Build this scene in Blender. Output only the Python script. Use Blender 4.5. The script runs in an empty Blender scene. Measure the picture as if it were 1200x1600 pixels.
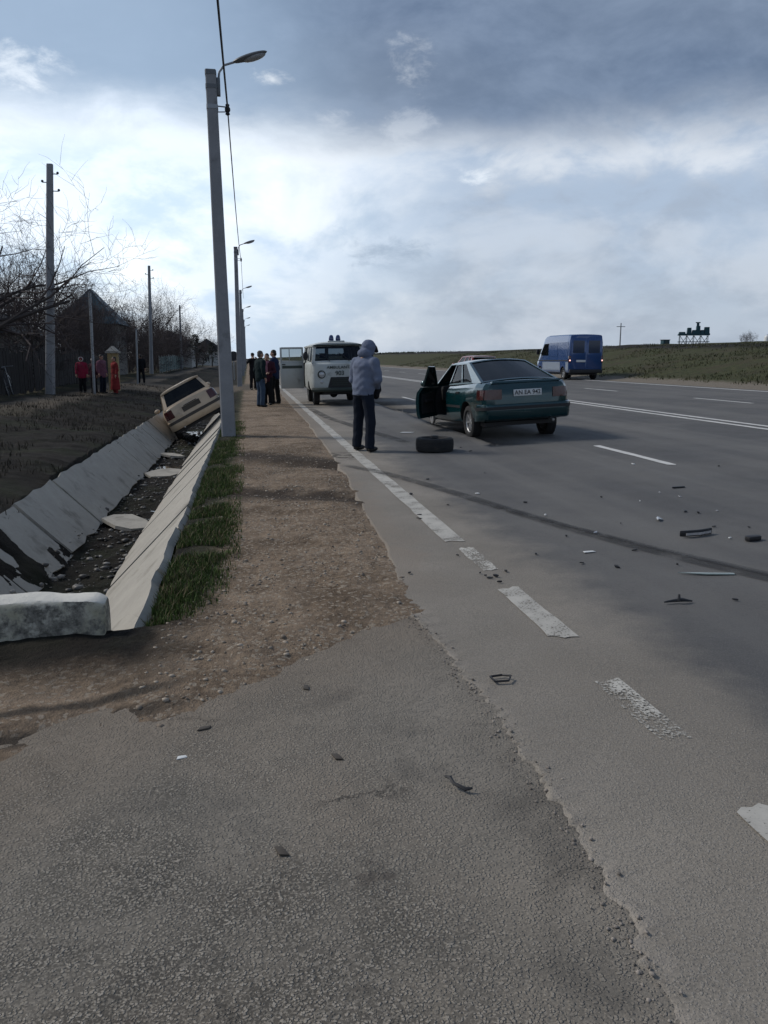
import bpy, bmesh, math, random
import numpy as np
from mathutils import Vector, Matrix, Quaternion
SC = bpy.context.scene
COL = SC.collection
R = math.radians
rng = random.Random(7)
nr = np.random.RandomState(11)

# ------------------------------------------------------------------ camera
cam_d = bpy.data.cameras.new('camera'); cam = bpy.data.objects.new('camera', cam_d); COL.objects.link(cam)
cam_d.sensor_fit = 'VERTICAL'; cam_d.sensor_height = 32.0; cam_d.lens = 25.0
cam_d.clip_start = 0.05; cam_d.clip_end = 9000
cam.location = (0, 0, 1.5)
cam.rotation_euler = (R(90 - 10.868), 0, R(-9.46))
SC.camera = cam

# ------------------------------------------------------------------ sun, sky, exposure
SUN_AZ, SUN_EL = -62.0, 40.0          # azimuth clockwise from +Y (road direction)
sv = Vector((math.sin(R(SUN_AZ)) * math.cos(R(SUN_EL)), math.cos(R(SUN_AZ)) * math.cos(R(SUN_EL)), math.sin(R(SUN_EL))))
sl = bpy.data.lights.new('sun', 'SUN'); sl.energy = 1.5; sl.angle = R(11); sl.color = (1.0, 0.95, 0.88)
so = bpy.data.objects.new('sun', sl); COL.objects.link(so); so.rotation_euler = sv.to_track_quat('Z', 'Y').to_euler()
SC.view_settings.view_transform = 'Standard'; SC.view_settings.look = 'None'
SC.view_settings.exposure = 0.6; SC.view_settings.gamma = 1.0; SC.view_settings.use_curve_mapping = False
SC.cycles.use_denoising = True
SC.cycles.max_bounces = 4; SC.cycles.transparent_max_bounces = 12
SC.cycles.sample_clamp_indirect = 4.0


class NT:
    """small node-graph helper"""
    def __init__(s, nt): s.nt = nt; s.n = nt.nodes; s.l = nt.links
    def node(s, t, **kw):
        n = s.n.new(t)
        for k, v in kw.items(): setattr(n, k, v)
        return n
    def put(s, sock, v):
        if v is None: return
        if hasattr(v, 'is_output') or isinstance(v, bpy.types.NodeSocket): s.l.new(v, sock)
        else:
            if isinstance(v, (tuple, list)) and len(v) == 3 and sock.type == 'RGBA': v = (*v, 1.0)
            sock.default_value = v
    def math(s, op, a, b=None, c=None, clamp=False):
        n = s.node('ShaderNodeMath', operation=op, use_clamp=clamp)
        s.put(n.inputs[0], a); s.put(n.inputs[1], b)
        if c is not None: s.put(n.inputs[2], c)
        return n.outputs[0]
    def vmath(s, op, a, b=None, scale=None):
        n = s.node('ShaderNodeVectorMath', operation=op)
        s.put(n.inputs[0], a)
        if b is not None: s.put(n.inputs[1], b)
        if scale is not None: s.put(n.inputs['Scale'], scale)
        return n.outputs['Value'] if op in ('DOT_PRODUCT', 'LENGTH', 'DISTANCE') else n.outputs[0]
    def mix(s, f, a, b, blend='MIX'):
        n = s.node('ShaderNodeMix', data_type='RGBA', blend_type=blend)
        s.put(n.inputs[0], f); s.put(n.inputs[6], a); s.put(n.inputs[7], b)
        return n.outputs[2]
    def ss(s, v, lo, hi, a=0.0, b=1.0):
        n = s.node('ShaderNodeMapRange', interpolation_type='SMOOTHSTEP')
        s.put(n.inputs[0], v); s.put(n.inputs[1], lo); s.put(n.inputs[2], hi); s.put(n.inputs[3], a); s.put(n.inputs[4], b)
        return n.outputs[0]
    def noise(s, vec, scale, detail=4.0, rough=0.55, dist=0.0, col=False):
        n = s.node('ShaderNodeTexNoise')
        s.put(n.inputs['Vector'], vec); s.put(n.inputs['Scale'], scale); s.put(n.inputs['Detail'], detail)
        s.put(n.inputs['Roughness'], rough); s.put(n.inputs['Distortion'], dist)
        return n.outputs['Color' if col else 'Fac']
    def voro(s, vec, scale, feature='F1', out='Distance', rand=1.0):
        n = s.node('ShaderNodeTexVoronoi', feature=feature)
        s.put(n.inputs['Vector'], vec); s.put(n.inputs['Scale'], scale); s.put(n.inputs['Randomness'], rand)
        return n.outputs[out]
    def sep(s, v):
        n = s.node('ShaderNodeSeparateXYZ'); s.put(n.inputs[0], v); return n.outputs
    def comb(s, x, y, z):
        n = s.node('ShaderNodeCombineXYZ'); s.put(n.inputs[0], x); s.put(n.inputs[1], y); s.put(n.inputs[2], z); return n.outputs[0]
    def bump(s, h, strength=0.5, dist=0.01, normal=None):
        n = s.node('ShaderNodeBump'); s.put(n.inputs['Strength'], strength); s.put(n.inputs['Distance'], dist); s.put(n.inputs['Height'], h)
        if normal is not None: s.put(n.inputs['Normal'], normal)
        return n.outputs[0]


def new_mat(name):
    m = bpy.data.materials.new(name); m.use_nodes = True
    g = NT(m.node_tree); b = g.n['Principled BSDF']
    return m, g, b


# world: broken cloud, dark deck overhead, bright toward the hidden sun
w = bpy.data.worlds.new('World'); SC.world = w; w.use_nodes = True
g = NT(w.node_tree); bg = g.n['Background']; bg.inputs['Strength'].default_value = 0.1
sky = g.node('ShaderNodeTexSky', sky_type='NISHITA'); sky.sun_disc = False
sky.sun_elevation = R(SUN_EL); sky.sun_rotation = R(SUN_AZ % 360); sky.air_density = 1.2; sky.dust_density = 2.0
tc = g.node('ShaderNodeTexCoord'); d = tc.outputs['Generated']
dx, dy, dz = g.sep(d)
q3 = g.vmath('MULTIPLY', d, (1.0, 1.0, 2.0))
n1 = g.noise(q3, 4.2, 7, 0.58, 0.25)
n2 = g.noise(g.vmath('ADD', q3, (7.3, 4.1, 2.0)), 8.5, 7, 0.60, 0.25)
n3 = g.noise(g.vmath('ADD', q3, (3.3, 9.1, 5.0)), 1.3, 3, 0.5, 0.3)
gl = Vector((math.sin(R(-20)) * math.cos(R(12)), math.cos(R(-20)) * math.cos(R(12)), math.sin(R(12))))
cs = g.vmath('DOT_PRODUCT', d, tuple(gl))                    # closeness to the brightest part of the cloud
glow = g.ss(cs, 0.80, 0.995)
# elevation of the dark deck's ragged lower edge; it lifts towards the glow
el = g.math('ADD', dz, g.math('MULTIPLY', g.math('SUBTRACT', n1, 0.5), 0.10))
el = g.math('ADD', el, g.math('MULTIPLY', g.math('SUBTRACT', n2, 0.5), 0.05))
el = g.math('SUBTRACT', el, g.math('MULTIPLY', glow, 0.02))
deck = g.ss(el, 0.205, 0.285)
lowc = g.mix(glow, (0.285, 0.35, 0.45), (0.66, 0.735, 0.83))
hz = g.ss(dz, 0.0, 0.14)
lowc = g.mix(g.math('MULTIPLY', g.math('SUBTRACT', 1.0, hz), 0.35), lowc, g.mix(glow, (0.40, 0.43, 0.46), (0.74, 0.77, 0.77)))
puff = g.ss(n2, 0.42, 0.64)
lowc = g.mix(g.math('MULTIPLY', puff, 0.75), lowc, g.mix(glow, (0.25, 0.295, 0.37), (0.40, 0.535, 0.70)))
hi = g.ss(n1, 0.47, 0.64)
lowc = g.mix(g.math('MULTIPLY', hi, 0.6), lowc, g.mix(glow, (0.44, 0.48, 0.545), (0.95, 0.98, 0.97)))
rim = g.math('MULTIPLY', g.ss(el, 0.175, 0.225), g.ss(n2, 0.34, 0.6))
lowc = g.mix(g.math('MULTIPLY', rim, 0.55), lowc, (0.72, 0.74, 0.76))
deckc = g.mix(g.ss(n2, 0.32, 0.7), (0.072, 0.105, 0.170), (0.135, 0.178, 0.258))
deckc = g.mix(g.math('MULTIPLY', g.ss(cs, 0.86, 0.97), 0.75), deckc, (0.27, 0.36, 0.48))
deckc = g.mix(g.math('MULTIPLY', g.ss(n3, 0.48, 0.66), 0.25), deckc, (0.24, 0.285, 0.35))
cl = g.mix(deck, lowc, deckc)
# thin bright gaps in the deck and small dark puffs below it
nw = g.math('SUBTRACT', g.noise(q3, 19.0, 6, 0.66, 0.3), 0.5)
for (x, y, z, r, amp, c) in [(0.035, 0.954, 0.298, 0.026, 0.55, (0.74, 0.76, 0.77)), (0.19, 0.928, 0.321, 0.042, 0.4, (0.55, 0.58, 0.62)),
                             (0.268, 0.941, 0.205, 0.024, 0.55, (0.75, 0.78, 0.8)), (-0.221, 0.932, 0.287, 0.05, 0.45, (0.85, 0.88, 0.9)), (0.102, 0.961, 0.258, 0.035, 0.25, (0.7, 0.72, 0.75)), (0.187, 0.949, 0.255, 0.05, 0.3, (0.6, 0.63, 0.67)),
                             (0.174, 0.977, 0.123, 0.065, 0.85, (0.24, 0.30, 0.39)), (0.103, 0.986, 0.134, 0.03, 0.4, (0.36, 0.44, 0.55))]:
    v = Vector((x, y, z)).normalized()
    dd_ = g.vmath('DISTANCE', g.vmath('MULTIPLY', d, (1, 1, 1.8)), (v.x, v.y, v.z * 1.8))
    wob = g.math('ADD', dd_, g.math('MULTIPLY', nw, 3.6 * r))
    cl = g.mix(g.math('MULTIPLY', g.ss(wob, 0.85 * r, -0.25 * r), amp), cl, c)
cl = g.vmath('SCALE', cl, scale=10.0)                        # background strength is 0.1
skyc = g.mix(0.90, sky.outputs[0], cl)
below = g.ss(dz, -0.02, 0.0)
skyc = g.mix(below, (0.8, 0.75, 0.7), skyc)
g.l.new(skyc, bg.inputs['Color'])


# ------------------------------------------------------------------ helpers: meshes, objects, materials
class MB:
    def __init__(s): s.v = []; s.f = []
    def add(s, vs, fs):
        o = len(s.v); s.v += [tuple(q) for q in vs]; s.f += [tuple(i + o for i in q) for q in fs]; return s
    def box(s, a, b, taper=None):
        (x0, y0, z0), (x1, y1, z1) = a, b
        t = taper or (0, 0)
        return s.add([(x0, y0, z0), (x1, y0, z0), (x1, y1, z0), (x0, y1, z0), (x0 + t[0], y0 + t[1], z1), (x1 - t[0], y0 + t[1], z1), (x1 - t[0], y1 - t[1], z1), (x0 + t[0], y1 - t[1], z1)],
                     [(3, 2, 1, 0), (4, 5, 6, 7), (0, 1, 5, 4), (1, 2, 6, 5), (2, 3, 7, 6), (3, 0, 4, 7)])
    def tube(s, pts, rad, n=8, cap=True, sx=1.0):
        pts = [Vector(q) for q in pts]
        if not hasattr(rad, '__len__'): rad = [rad] * len(pts)
        t0 = (pts[1] - pts[0]).normalized()
        u = t0.cross(Vector((0, 0, 1)))
        if u.length < 1e-3: u = t0.cross(Vector((0, 1, 0)))
        u.normalize(); vs = []
        for i, q in enumerate(pts):
            t = (pts[min(i + 1, len(pts) - 1)] - pts[max(i - 1, 0)])
            if t.length < 1e-9: t = t0
            t.normalize(); u = (u - t * u.dot(t))
            if u.length < 1e-6: u = t.orthogonal()
            u.normalize(); b = t.cross(u)
            for k in range(n):
                a = 2 * math.pi * k / n
                vs.append(q + (u * math.cos(a) * sx + b * math.sin(a)) * rad[i])
        fs = []
        for i in range(len(pts) - 1):
            for k in range(n):
                k2 = (k + 1) % n
                fs.append((i * n + k, i * n + k2, (i + 1) * n + k2, (i + 1) * n + k))
        if cap:
            fs.append(tuple(range(n - 1, -1, -1))); m = (len(pts) - 1) * n; fs.append(tuple(m + k for k in range(n)))
        return s.add(vs, fs)
    def ball(s, c, r, n=12, m=8, rot=None):
        c = Vector(c)
        if not hasattr(r, '__len__'): r = (r, r, r)
        vs = []
        for i in range(m + 1):
            th = math.pi * i / m
            for k in range(n):
                a = 2 * math.pi * k / n
                q = Vector((r[0] * math.sin(th) * math.cos(a), r[1] * math.sin(th) * math.sin(a), r[2] * math.cos(th)))
                vs.append(c + (rot @ q if rot else q))
        fs = [(i * n + k, (i + 1) * n + k, (i + 1) * n + (k + 1) % n, i * n + (k + 1) % n) for i in range(m) for k in range(n)]
        return s.add(vs, fs)
    def lathe(s, prof, axis='X', c=(0, 0, 0), n=24, closed=False):
        vs = []
        for (a, r) in prof:
            for k in range(n):
                t = 2 * math.pi * k / n
                q = (a, r * math.cos(t), r * math.sin(t)) if axis == 'X' else ((r * math.cos(t), a, r * math.sin(t)) if axis == 'Y' else (r * math.cos(t), r * math.sin(t), a))
                vs.append((q[0] + c[0], q[1] + c[1], q[2] + c[2]))
        m = len(prof); fs = []
        for i in range(m if closed else m - 1):
            j = (i + 1) % m
            for k in range(n):
                k2 = (k + 1) % n
                fs.append((i * n + k, i * n + k2, j * n + k2, j * n + k))
        return s.add(vs, fs)
    def patch(s, P, nu, nv):
        vs = [P(i / nu, j / nv) for j in range(nv + 1) for i in range(nu + 1)]
        w_ = nu + 1
        return s.add(vs, [(j * w_ + i, j * w_ + i + 1, (j + 1) * w_ + i + 1, (j + 1) * w_ + i) for j in range(nv) for i in range(nu)])
    def prism(s, pts, d):
        """closed outline (list of 3-vectors) extruded by vector d"""
        n = len(pts); d = Vector(d); a = [Vector(q) for q in pts]; b = [q + d for q in a]
        fs = [tuple(range(n - 1, -1, -1)), tuple(n + i for i in range(n))] + [(i, (i + 1) % n, n + (i + 1) % n, n + i) for i in range(n)]
        return s.add(a + b, fs)
    def xf(s, M):
        s.v = [tuple(M @ Vector(q)) for q in s.v]; return s
    def mesh(s, name, mat=None, smooth=False, fix=True):
        me = bpy.data.meshes.new(name); me.from_pydata(s.v, [], s.f)
        if mat: me.materials.append(mat)
        if fix:
            bm = bmesh.new(); bm.from_mesh(me); bmesh.ops.recalc_face_normals(bm, faces=bm.faces); bm.to_mesh(me); bm.free()
        if smooth: auto_smooth(me)
        me.update(); return me
    def build(s, name, mat=None, parent=None, smooth=False, bevel=0, fix=True):
        me = s.mesh(name, mat, False, fix)
        if bevel:
            bm = bmesh.new(); bm.from_mesh(me)
            bmesh.ops.remove_doubles(bm, verts=bm.verts, dist=1e-5)
            es = [e for e in bm.edges if len(e.link_faces) == 2 and e.calc_face_angle(0) > 0.5]
            bmesh.ops.bevel(bm, geom=es, offset=bevel, segments=2, affect='EDGES', profile=0.5, clamp_overlap=True); bm.to_mesh(me); bm.free()
        if smooth or bevel: auto_smooth(me)
        return obj(name, me, parent)


def auto_smooth(me, ang=0.6):
    bm = bmesh.new(); bm.from_mesh(me)
    for fc in bm.faces: fc.smooth = True
    for e in bm.edges: e.smooth = not (len(e.link_faces) == 2 and e.calc_face_angle(0) > ang)
    bm.to_mesh(me); bm.free(); me.update()


def obj(name, me, parent=None):
    o = bpy.data.objects.new(name, me); COL.objects.link(o)
    if parent: o.parent = parent
    return o


def tag(o, label=None, cat=None, group=None, kind=None):
    if label: o['label'] = label
    if cat: o['category'] = cat
    if group: o['group'] = group
    if kind: o['kind'] = kind
    return o


def empty(name, loc=(0, 0, 0), rz=0.0, label=None, cat=None, group=None):
    o = bpy.data.objects.new(name, None); COL.objects.link(o); o.location = loc; o.rotation_euler = (0, 0, rz); o.empty_display_size = 0.2
    return tag(o, label, cat, group)


def copy_tree(o, parent=None):
    c = o.copy(); COL.objects.link(c); c.parent = parent
    for ch in o.children: copy_tree(ch, c)
    return c


def np_mesh(name, V, F, mat=None, smooth=True):
    me = bpy.data.meshes.new(name); V = np.asarray(V, np.float32); F = np.asarray(F, np.int32); k = F.shape[1]
    me.vertices.add(len(V)); me.vertices.foreach_set('co', V.ravel())
    me.loops.add(F.size); me.loops.foreach_set('vertex_index', F.ravel())
    me.polygons.add(len(F)); me.polygons.foreach_set('loop_start', np.arange(0, F.size, k, dtype=np.int32))
    me.polygons.foreach_set('loop_total', np.full(len(F), k, np.int32))
    if smooth: me.polygons.foreach_set('use_smooth', np.ones(len(F), bool))
    me.update(calc_edges=True)
    if mat: me.materials.append(mat)
    return me


def evaluated(o):
    dg = bpy.context.evaluated_depsgraph_get(); dg.update()
    return bpy.data.meshes.new_from_object(o.evaluated_get(dg))


def boolean(me, cutters, mats=()):
    """cut a list of meshes out of a closed mesh"""
    a = obj('tmp', me); tmp = [a]
    for c in cutters:
        b = obj('tmp_cut', c); tmp.append(b)
        md = a.modifiers.new('b', 'BOOLEAN'); md.object = b; md.operation = 'DIFFERENCE'; md.solver = 'EXACT'; md.material_mode = 'TRANSFER'
    r = evaluated(a)
    for t in tmp: bpy.data.objects.remove(t)
    return r


def remesh(mb, vox, smooth=4, mat=None, wrinkle=0.0, wf=9.0, seed=0):
    me = mb.mesh('r', None, False, True); o = obj('tmp', me)
    m1 = o.modifiers.new('r', 'REMESH'); m1.mode = 'VOXEL'; m1.voxel_size = vox; m1.use_smooth_shade = True
    if smooth:
        m2 = o.modifiers.new('s', 'SMOOTH'); m2.iterations = smooth; m2.factor = 0.5
    r = evaluated(o); bpy.data.objects.remove(o)
    if wrinkle:
        n = len(r.vertices); co = np.empty(n * 3, np.float32); r.vertices.foreach_get('co', co); co = co.reshape(-1, 3)
        nm = np.empty(n * 3, np.float32); r.vertex_normals.foreach_get('vector', nm); nm = nm.reshape(-1, 3)
        ph = nr.rand(6) * 6
        fld = np.sin(co[:, 2] * wf * 3 + 2.2 * np.sin(co[:, 0] * wf + ph[0]) + 1.7 * np.sin(co[:, 1] * wf * 1.3 + ph[1]) + ph[2]) * 0.6 + np.sin(co[:, 2] * wf * 6.3 + 3 * np.sin(co[:, 0] * wf * 2 + ph[3]) + ph[4]) * 0.35
        co = co + nm * (fld * wrinkle)[:, None]; r.vertices.foreach_set('co', co.ravel().astype(np.float32)); r.update()
    r.materials.clear()
    if mat: r.materials.append(mat)
    return r


def text_mesh(s, size, mat, depth=0.002, bold=0.0, xs=1.0):
    c = bpy.data.curves.new('t', 'FONT'); c.body = s; c.size = size; c.extrude = depth; c.align_x = 'CENTER'; c.align_y = 'CENTER'; c.offset = bold
    o = obj('tmp', c); me = evaluated(o); bpy.data.objects.remove(o)
    me.materials.clear(); me.materials.append(mat)
    for v in me.vertices: v.co.x *= xs
    return me


def pm(name, col, rough=0.6, metal=0.0, var=0.18, scale=6.0, bump=0.15, bscale=40.0, spec=0.4, coat=0.0, dirt=None, dirt_amt=0.0, bdist=0.004):
    """plain procedural paint / metal / cloth: noise-varied colour, roughness and fine relief"""
    m, g, b = new_mat(name); t = g.node('ShaderNodeTexCoord').outputs['Object']
    n = g.noise(t, scale, 5, 0.6); n_ = g.noise(t, bscale, 3, 0.6)
    f = g.math('ADD', g.math('MULTIPLY', g.math('SUBTRACT', n, 0.5), 2.2 * var), 1.0)
    f = g.math('ADD', f, g.math('MULTIPLY', g.math('SUBTRACT', n_, 0.5), var))
    c = g.vmath('SCALE', (col[0], col[1], col[2]), scale=f)
    if dirt is not None:
        dm = g.ss(g.noise(g.vmath('ADD', t, (5.1, 2.2, 7.7)), scale * 0.7, 6, 0.65), 0.62 - 0.35 * dirt_amt, 0.72)
        c = g.mix(g.math('MULTIPLY', dm, min(1, 0.4 + dirt_amt)), c, dirt)
    g.put(b.inputs['Base Color'], c)
    g.put(b.inputs['Roughness'], g.math('ADD', rough, g.math('MULTIPLY', g.math('SUBTRACT', n, 0.5), 0.25), clamp=True))
    b.inputs['Metallic'].default_value = metal; b.inputs['Specular IOR Level'].default_value = spec
    if coat:
        b.inputs['Coat Weight'].default_value = coat; b.inputs['Coat Roughness'].default_value = 0.06
    if bump: g.put(b.inputs['Normal'], g.bump(n_, bump, bdist))
    return m


def glass_mat(name, tint=(0.35, 0.42, 0.42), body=(0.01, 0.012, 0.014), thru=0.6):
    m, g, b = new_mat(name); out = g.n['Material Output']; t = g.node('ShaderNodeTexCoord').outputs['Object']
    tr = g.node('ShaderNodeBsdfTransparent'); tr.inputs[0].default_value = (*tint, 1)
    b.inputs['Base Color'].default_value = (*body, 1); g.put(b.inputs['Roughness'], g.ss(g.noise(t, 7, 4), 0.3, 0.8, 0.02, 0.14)); b.inputs['Specular IOR Level'].default_value = 0.6
    fr = g.node('ShaderNodeFresnel'); fr.inputs[0].default_value = 1.45
    f = g.math('ADD', g.math('MULTIPLY', fr.outputs[0], 1.0), 1.0 - thru, clamp=True)
    mx = g.node('ShaderNodeMixShader'); g.put(mx.inputs[0], f); g.l.new(tr.outputs[0], mx.inputs[1]); g.l.new(b.outputs[0], mx.inputs[2]); g.l.new(mx.outputs[0], out.inputs[0])
    return m


# value noise for geometry (numpy)
def vnoise(x, y, seed=0):
    x = np.asarray(x, float); y = np.asarray(y, float)
    xi = np.floor(x).astype(np.int64); yi = np.floor(y).astype(np.int64); fx = x - xi; fy = y - yi
    fx = fx * fx * (3 - 2 * fx); fy = fy * fy * (3 - 2 * fy)
    def h(a, b):
        n = (a * 374761393 + b * 668265263 + seed * 1442695041) & 0x7fffffff
        n = ((n ^ (n >> 13)) * 1274126177) & 0x7fffffff
        return ((n ^ (n >> 16)) & 0xffff) / 65535.0
    return (h(xi, yi) * (1 - fx) + h(xi + 1, yi) * fx) * (1 - fy) + (h(xi, yi + 1) * (1 - fx) + h(xi + 1, yi + 1) * fx) * fy


def fbm(x, y, f, o=4, seed=0, gain=0.5):
    s = 0.0; a = 1.0; t = 0.0
    for i in range(o):
        s = s + a * vnoise(np.asarray(x) * f + 13.7 * i, np.asarray(y) * f + 7.1 * i, seed + i); t += a; a *= gain; f *= 2.03
    return s / t - 0.5


def sstep(v, a, b):
    t = np.clip((np.asarray(v, float) - a) / (b - a), 0, 1); return t * t * (3 - 2 * t)


# ------------------------------------------------------------------ ground, road, apron
EDGE_Y = [-8, 0.0, 1.45, 1.79, 2.21, 2.63, 3.32, 4.31, 4.55, 6.24, 10.29, 18.86, 40, 4000]
EDGE_X = [0.80, 0.86, 0.92, 0.97, 1.00, 1.00, 0.98, 0.92, 0.92, 1.04, 1.21, 1.32, 1.32, 1.32]
def road_edge(y):
    y = np.asarray(y, float)
    e = np.interp(y, EDGE_Y, EDGE_X)
    near = sstep(y, 5.2, 4.2)
    e = e + near * (fbm(y, y * 0 + 3.0, 2.2, 3, 5) * 0.08 + fbm(y, y * 0 + 1.0, 9, 3, 9) * 0.075 + fbm(y, y * 0, 40, 3, 2) * 0.045)
    return e + (1 - near) * fbm(y, y * 0 + 2, 1.3, 3, 21) * 0.10
def road_z(x, y):
    return 0.02 * np.asarray(x, float) + fbm(x, y, 0.25, 2, 3) * 0.006 + 0.006
AB_X = [-9, -4, -2, -0.99, -0.79, -0.29, 0.0, 0.33, 0.7, 0.92, 3]
AB_Y = [1.2, 2.0, 2.7, 3.04, 3.21, 3.35, 3.65, 4.02, 4.35, 4.55, 5.0]
def apron_edge(x): return np.interp(x, AB_X, AB_Y)
def apron_z(x, y): return 0.016 * np.asarray(x, float) + 0.002 + fbm(x, y, 0.8, 3, 31) * 0.014
PROF_X = [-4000, -400, -60, -16, -8, -6.3, -5.6, -4.6, -3.3, -2.86, -0.62, -0.3, 1.0, 1.6, 17.9, 18.5, 19.6, 22.5, 26, 31, 36, 45, 87, 200, 500, 4000]
PROF_Z = [2.0, 1.5, 0.6, 0.35, 0.22, 0.15, 0.14, 0.02, -0.11, -0.225, -0.02, 0.0, 0.005, -0.05, 0.29, 0.34, 0.45, 0.95, 1.6, 2.35, 2.62, 2.85, 4.0, 5.0, 5.0, 4.0]
DITCH_END = 36.0
def ditch_on(y): return sstep(y, 4.40, 4.46) * (1 - sstep(y, DITCH_END - 3, DITCH_END))
def ditch_z(x):
    return np.interp(x, [-2.86, -2.18, -1.50, -0.66], [-0.235, -0.88, -0.88, -0.05])
def ground_z(x, y):
    x = np.asarray(x, float); y = np.asarray(y, float)
    z = np.interp(x, PROF_X, PROF_Z)
    far = np.abs(x)
    # field relief and bank
    z = z + fbm(x, y, 0.12, 3, 40) * np.clip((np.abs(x - 9) - 9.5) * 0.05, 0, 0.5)
    lb = sstep(x, -0.9, -2.9)
    z = z + lb * (fbm(x, y, 0.7, 4, 44) * 0.22 + fbm(x, y, 4.0, 3, 45) * 0.06)
    # ditch
    on = ditch_on(y) * ((x > -2.86) & (x < -0.62))
    bed = sstep(x, -2.55, -2.2) * sstep(x, -1.2, -1.5)
    dz_ = ditch_z(x) - 0.06 + 0.025 * bed + (fbm(x, y, 1.6, 4, 50, 0.6) * 0.15 + fbm(x, y, 8.0, 4, 51, .6) * 0.06) * (0.25 + 0.75 * bed)
    # soil slumped over the left slabs near the wall
    dz_ = dz_ + 0.30 * sstep(y, 10.6, 9.0) * sstep(x, -1.9, -2.4) * (0.12 + 1.5 * np.clip(fbm(x, y, 0.9, 3, 53, .5), -0.2, 0.4))
    z = np.where(on > 0, z * (1 - on) + dz_ * on, z)
    # shoulder: dirt lapping onto the asphalt with lumps, fading where asphalt starts
    sd = np.minimum(y - apron_edge(x), road_edge(y) - x)
    ref = np.where(y < 4.5, apron_z(x, y), road_z(np.minimum(x, 1.3), y) - 0.012)
    sh = (x > -0.66) & (x < 2.0)
    lump = fbm(x, y, 1.1, 3, 60) * 0.05 + fbm(x, y, 5, 4, 61, 0.55) * 0.035 + fbm(x, y, 26, 3, 62, 0.6) * 0.016
    # two wheel ruts that leave the road towards the ditch
    for (y0, c, wd, dp) in [(10.9, 0.55, 0.22, 0.05), (8.4, 0.45, 0.16, 0.035)]:
        lump = lump - dp * np.exp(-((y - (y0 + c * (1.2 - x))) / wd) ** 2) + 0.6 * dp * np.exp(-((y - (y0 + 0.45 + c * (1.2 - x))) / wd) ** 2)
    dirt = ref + np.clip(sd * 0.10, -0.25, 0.03) + lump * sstep(sd, -0.45, 0.2) * (0.65 + 0.35 * sstep(y, 16, 5))
    base_out = ref - 0.10
    zz = np.where(sd > -0.45, dirt, base_out)
    zz = np.where((x > 1.4) & (y > 4.0), z, zz)
    k = np.where(y < 4.43, 1.0, sstep(x, -0.66, -0.45))
    z = np.where(sh, z * (1 - k) + zz * k, z)
    # in front of the wall, left of the frame
    lf = (x <= -0.66) & (y < 4.5)
    zl = apron_z(x, y) + np.clip((y - apron_edge(x)) * 0.10, -0.25, 0.03) + lump * sstep(y - apron_edge(x), -0.45, 0.2)
    # muddy wheel ruts on the left
    for (y0, c, wd, dp) in [(3.42, -0.42, 0.075, 0.035), (3.25, -0.55, 0.06, 0.03)]:
        zl = zl - 0.6 * dp * np.exp(-((y - (y0 + c * (-0.4 - x))) / wd) ** 2) * sstep(x, -0.3, -0.7)
    z = np.where(lf & (y < 4.43), zl * sstep(x, -12, -5) + z * (1 - sstep(x, -12, -5)), z)
    # under the road
    ur = (x > 1.4) & (x < 18.2)
    z = np.where(ur & (x > 1.6), 0.02 * x - 0.05, z)
    # gentle fall of far ground keeps a clean horizon
    return z
def gz(x, y): return float(ground_z(np.array([x]), np.array([y]))[0])

def axis(parts):
    out = []
    for a, b, st in parts: out += list(np.arange(a, b, st))
    out.append(parts[-1][1]); return np.array(out)
gx = np.concatenate([-np.geomspace(4000, 13, 26)[:-1], axis([(-13, -6.5, 0.25), (-6.5, -3, 0.10), (-3, -0.8, 0.035), (-0.8, 1.5, 0.02), (1.5, 2.2, 0.1), (2.2, 17.6, 1.4), (17.6, 24, 0.22), (24, 46, 0.9)]), np.geomspace(47, 4000, 34)])
gy = np.concatenate([axis([(-12, 2, 0.7), (2, 2.6, 0.05), (2.6, 4.36, 0.016), (4.36, 4.5, 0.012), (4.5, 8, 0.02), (8, 14, 0.035), (14, 26, 0.08), (26, 44, 0.22), (44, 120, 0.9)]), np.geomspace(121, 4000, 50)])
GX, GY = np.meshgrid(gx, gy)
GZ = ground_z(GX.ravel(), GY.ravel())
def grid_faces(nx, ny):
    i = np.arange(nx - 1); j = np.arange(ny - 1); I, J = np.meshgrid(i, j); a = (J * nx + I).ravel()
    return np.stack([a, a + 1, a + 1 + nx, a + nx], 1)

# ---- materials of the ground
m_ground, g, b = new_mat('earth and grass')
P = g.node('ShaderNodeNewGeometry').outputs['Position']; px, py, pz = g.sep(P)
nb = g.noise(P, 0.6, 5, 0.6); nm = g.noise(P, 3.2, 5, 0.62); nf = g.noise(P, 22, 5, 0.7); nff = g.noise(P, 90, 3, 0.7)
vs_ = g.voro(P, 55, out='Color'); vg = g.sep(vs_)[0]
# trodden shoulder
soil = g.mix(g.ss(nm, 0.3, 0.7), (0.125, 0.09, 0.062), (0.255, 0.195, 0.142))
soil = g.mix(g.math('MULTIPLY', g.ss(nf, 0.35, 0.75), 0.65), soil, (0.36, 0.27, 0.185))
soil = g.mix(g.math('MULTIPLY', g.ss(nb, 0.46, 0.64), 0.6), soil, (0.075, 0.052, 0.034))
soil = g.mix(g.math('MULTIPLY', g.ss(vg, 0.80, 0.9), 0.8), soil, (0.34, 0.29, 0.23))
soil = g.mix(g.math('MULTIPLY', g.ss(nff, 0.62, 0.75), 0.7), soil, (0.05, 0.038, 0.03))
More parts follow.
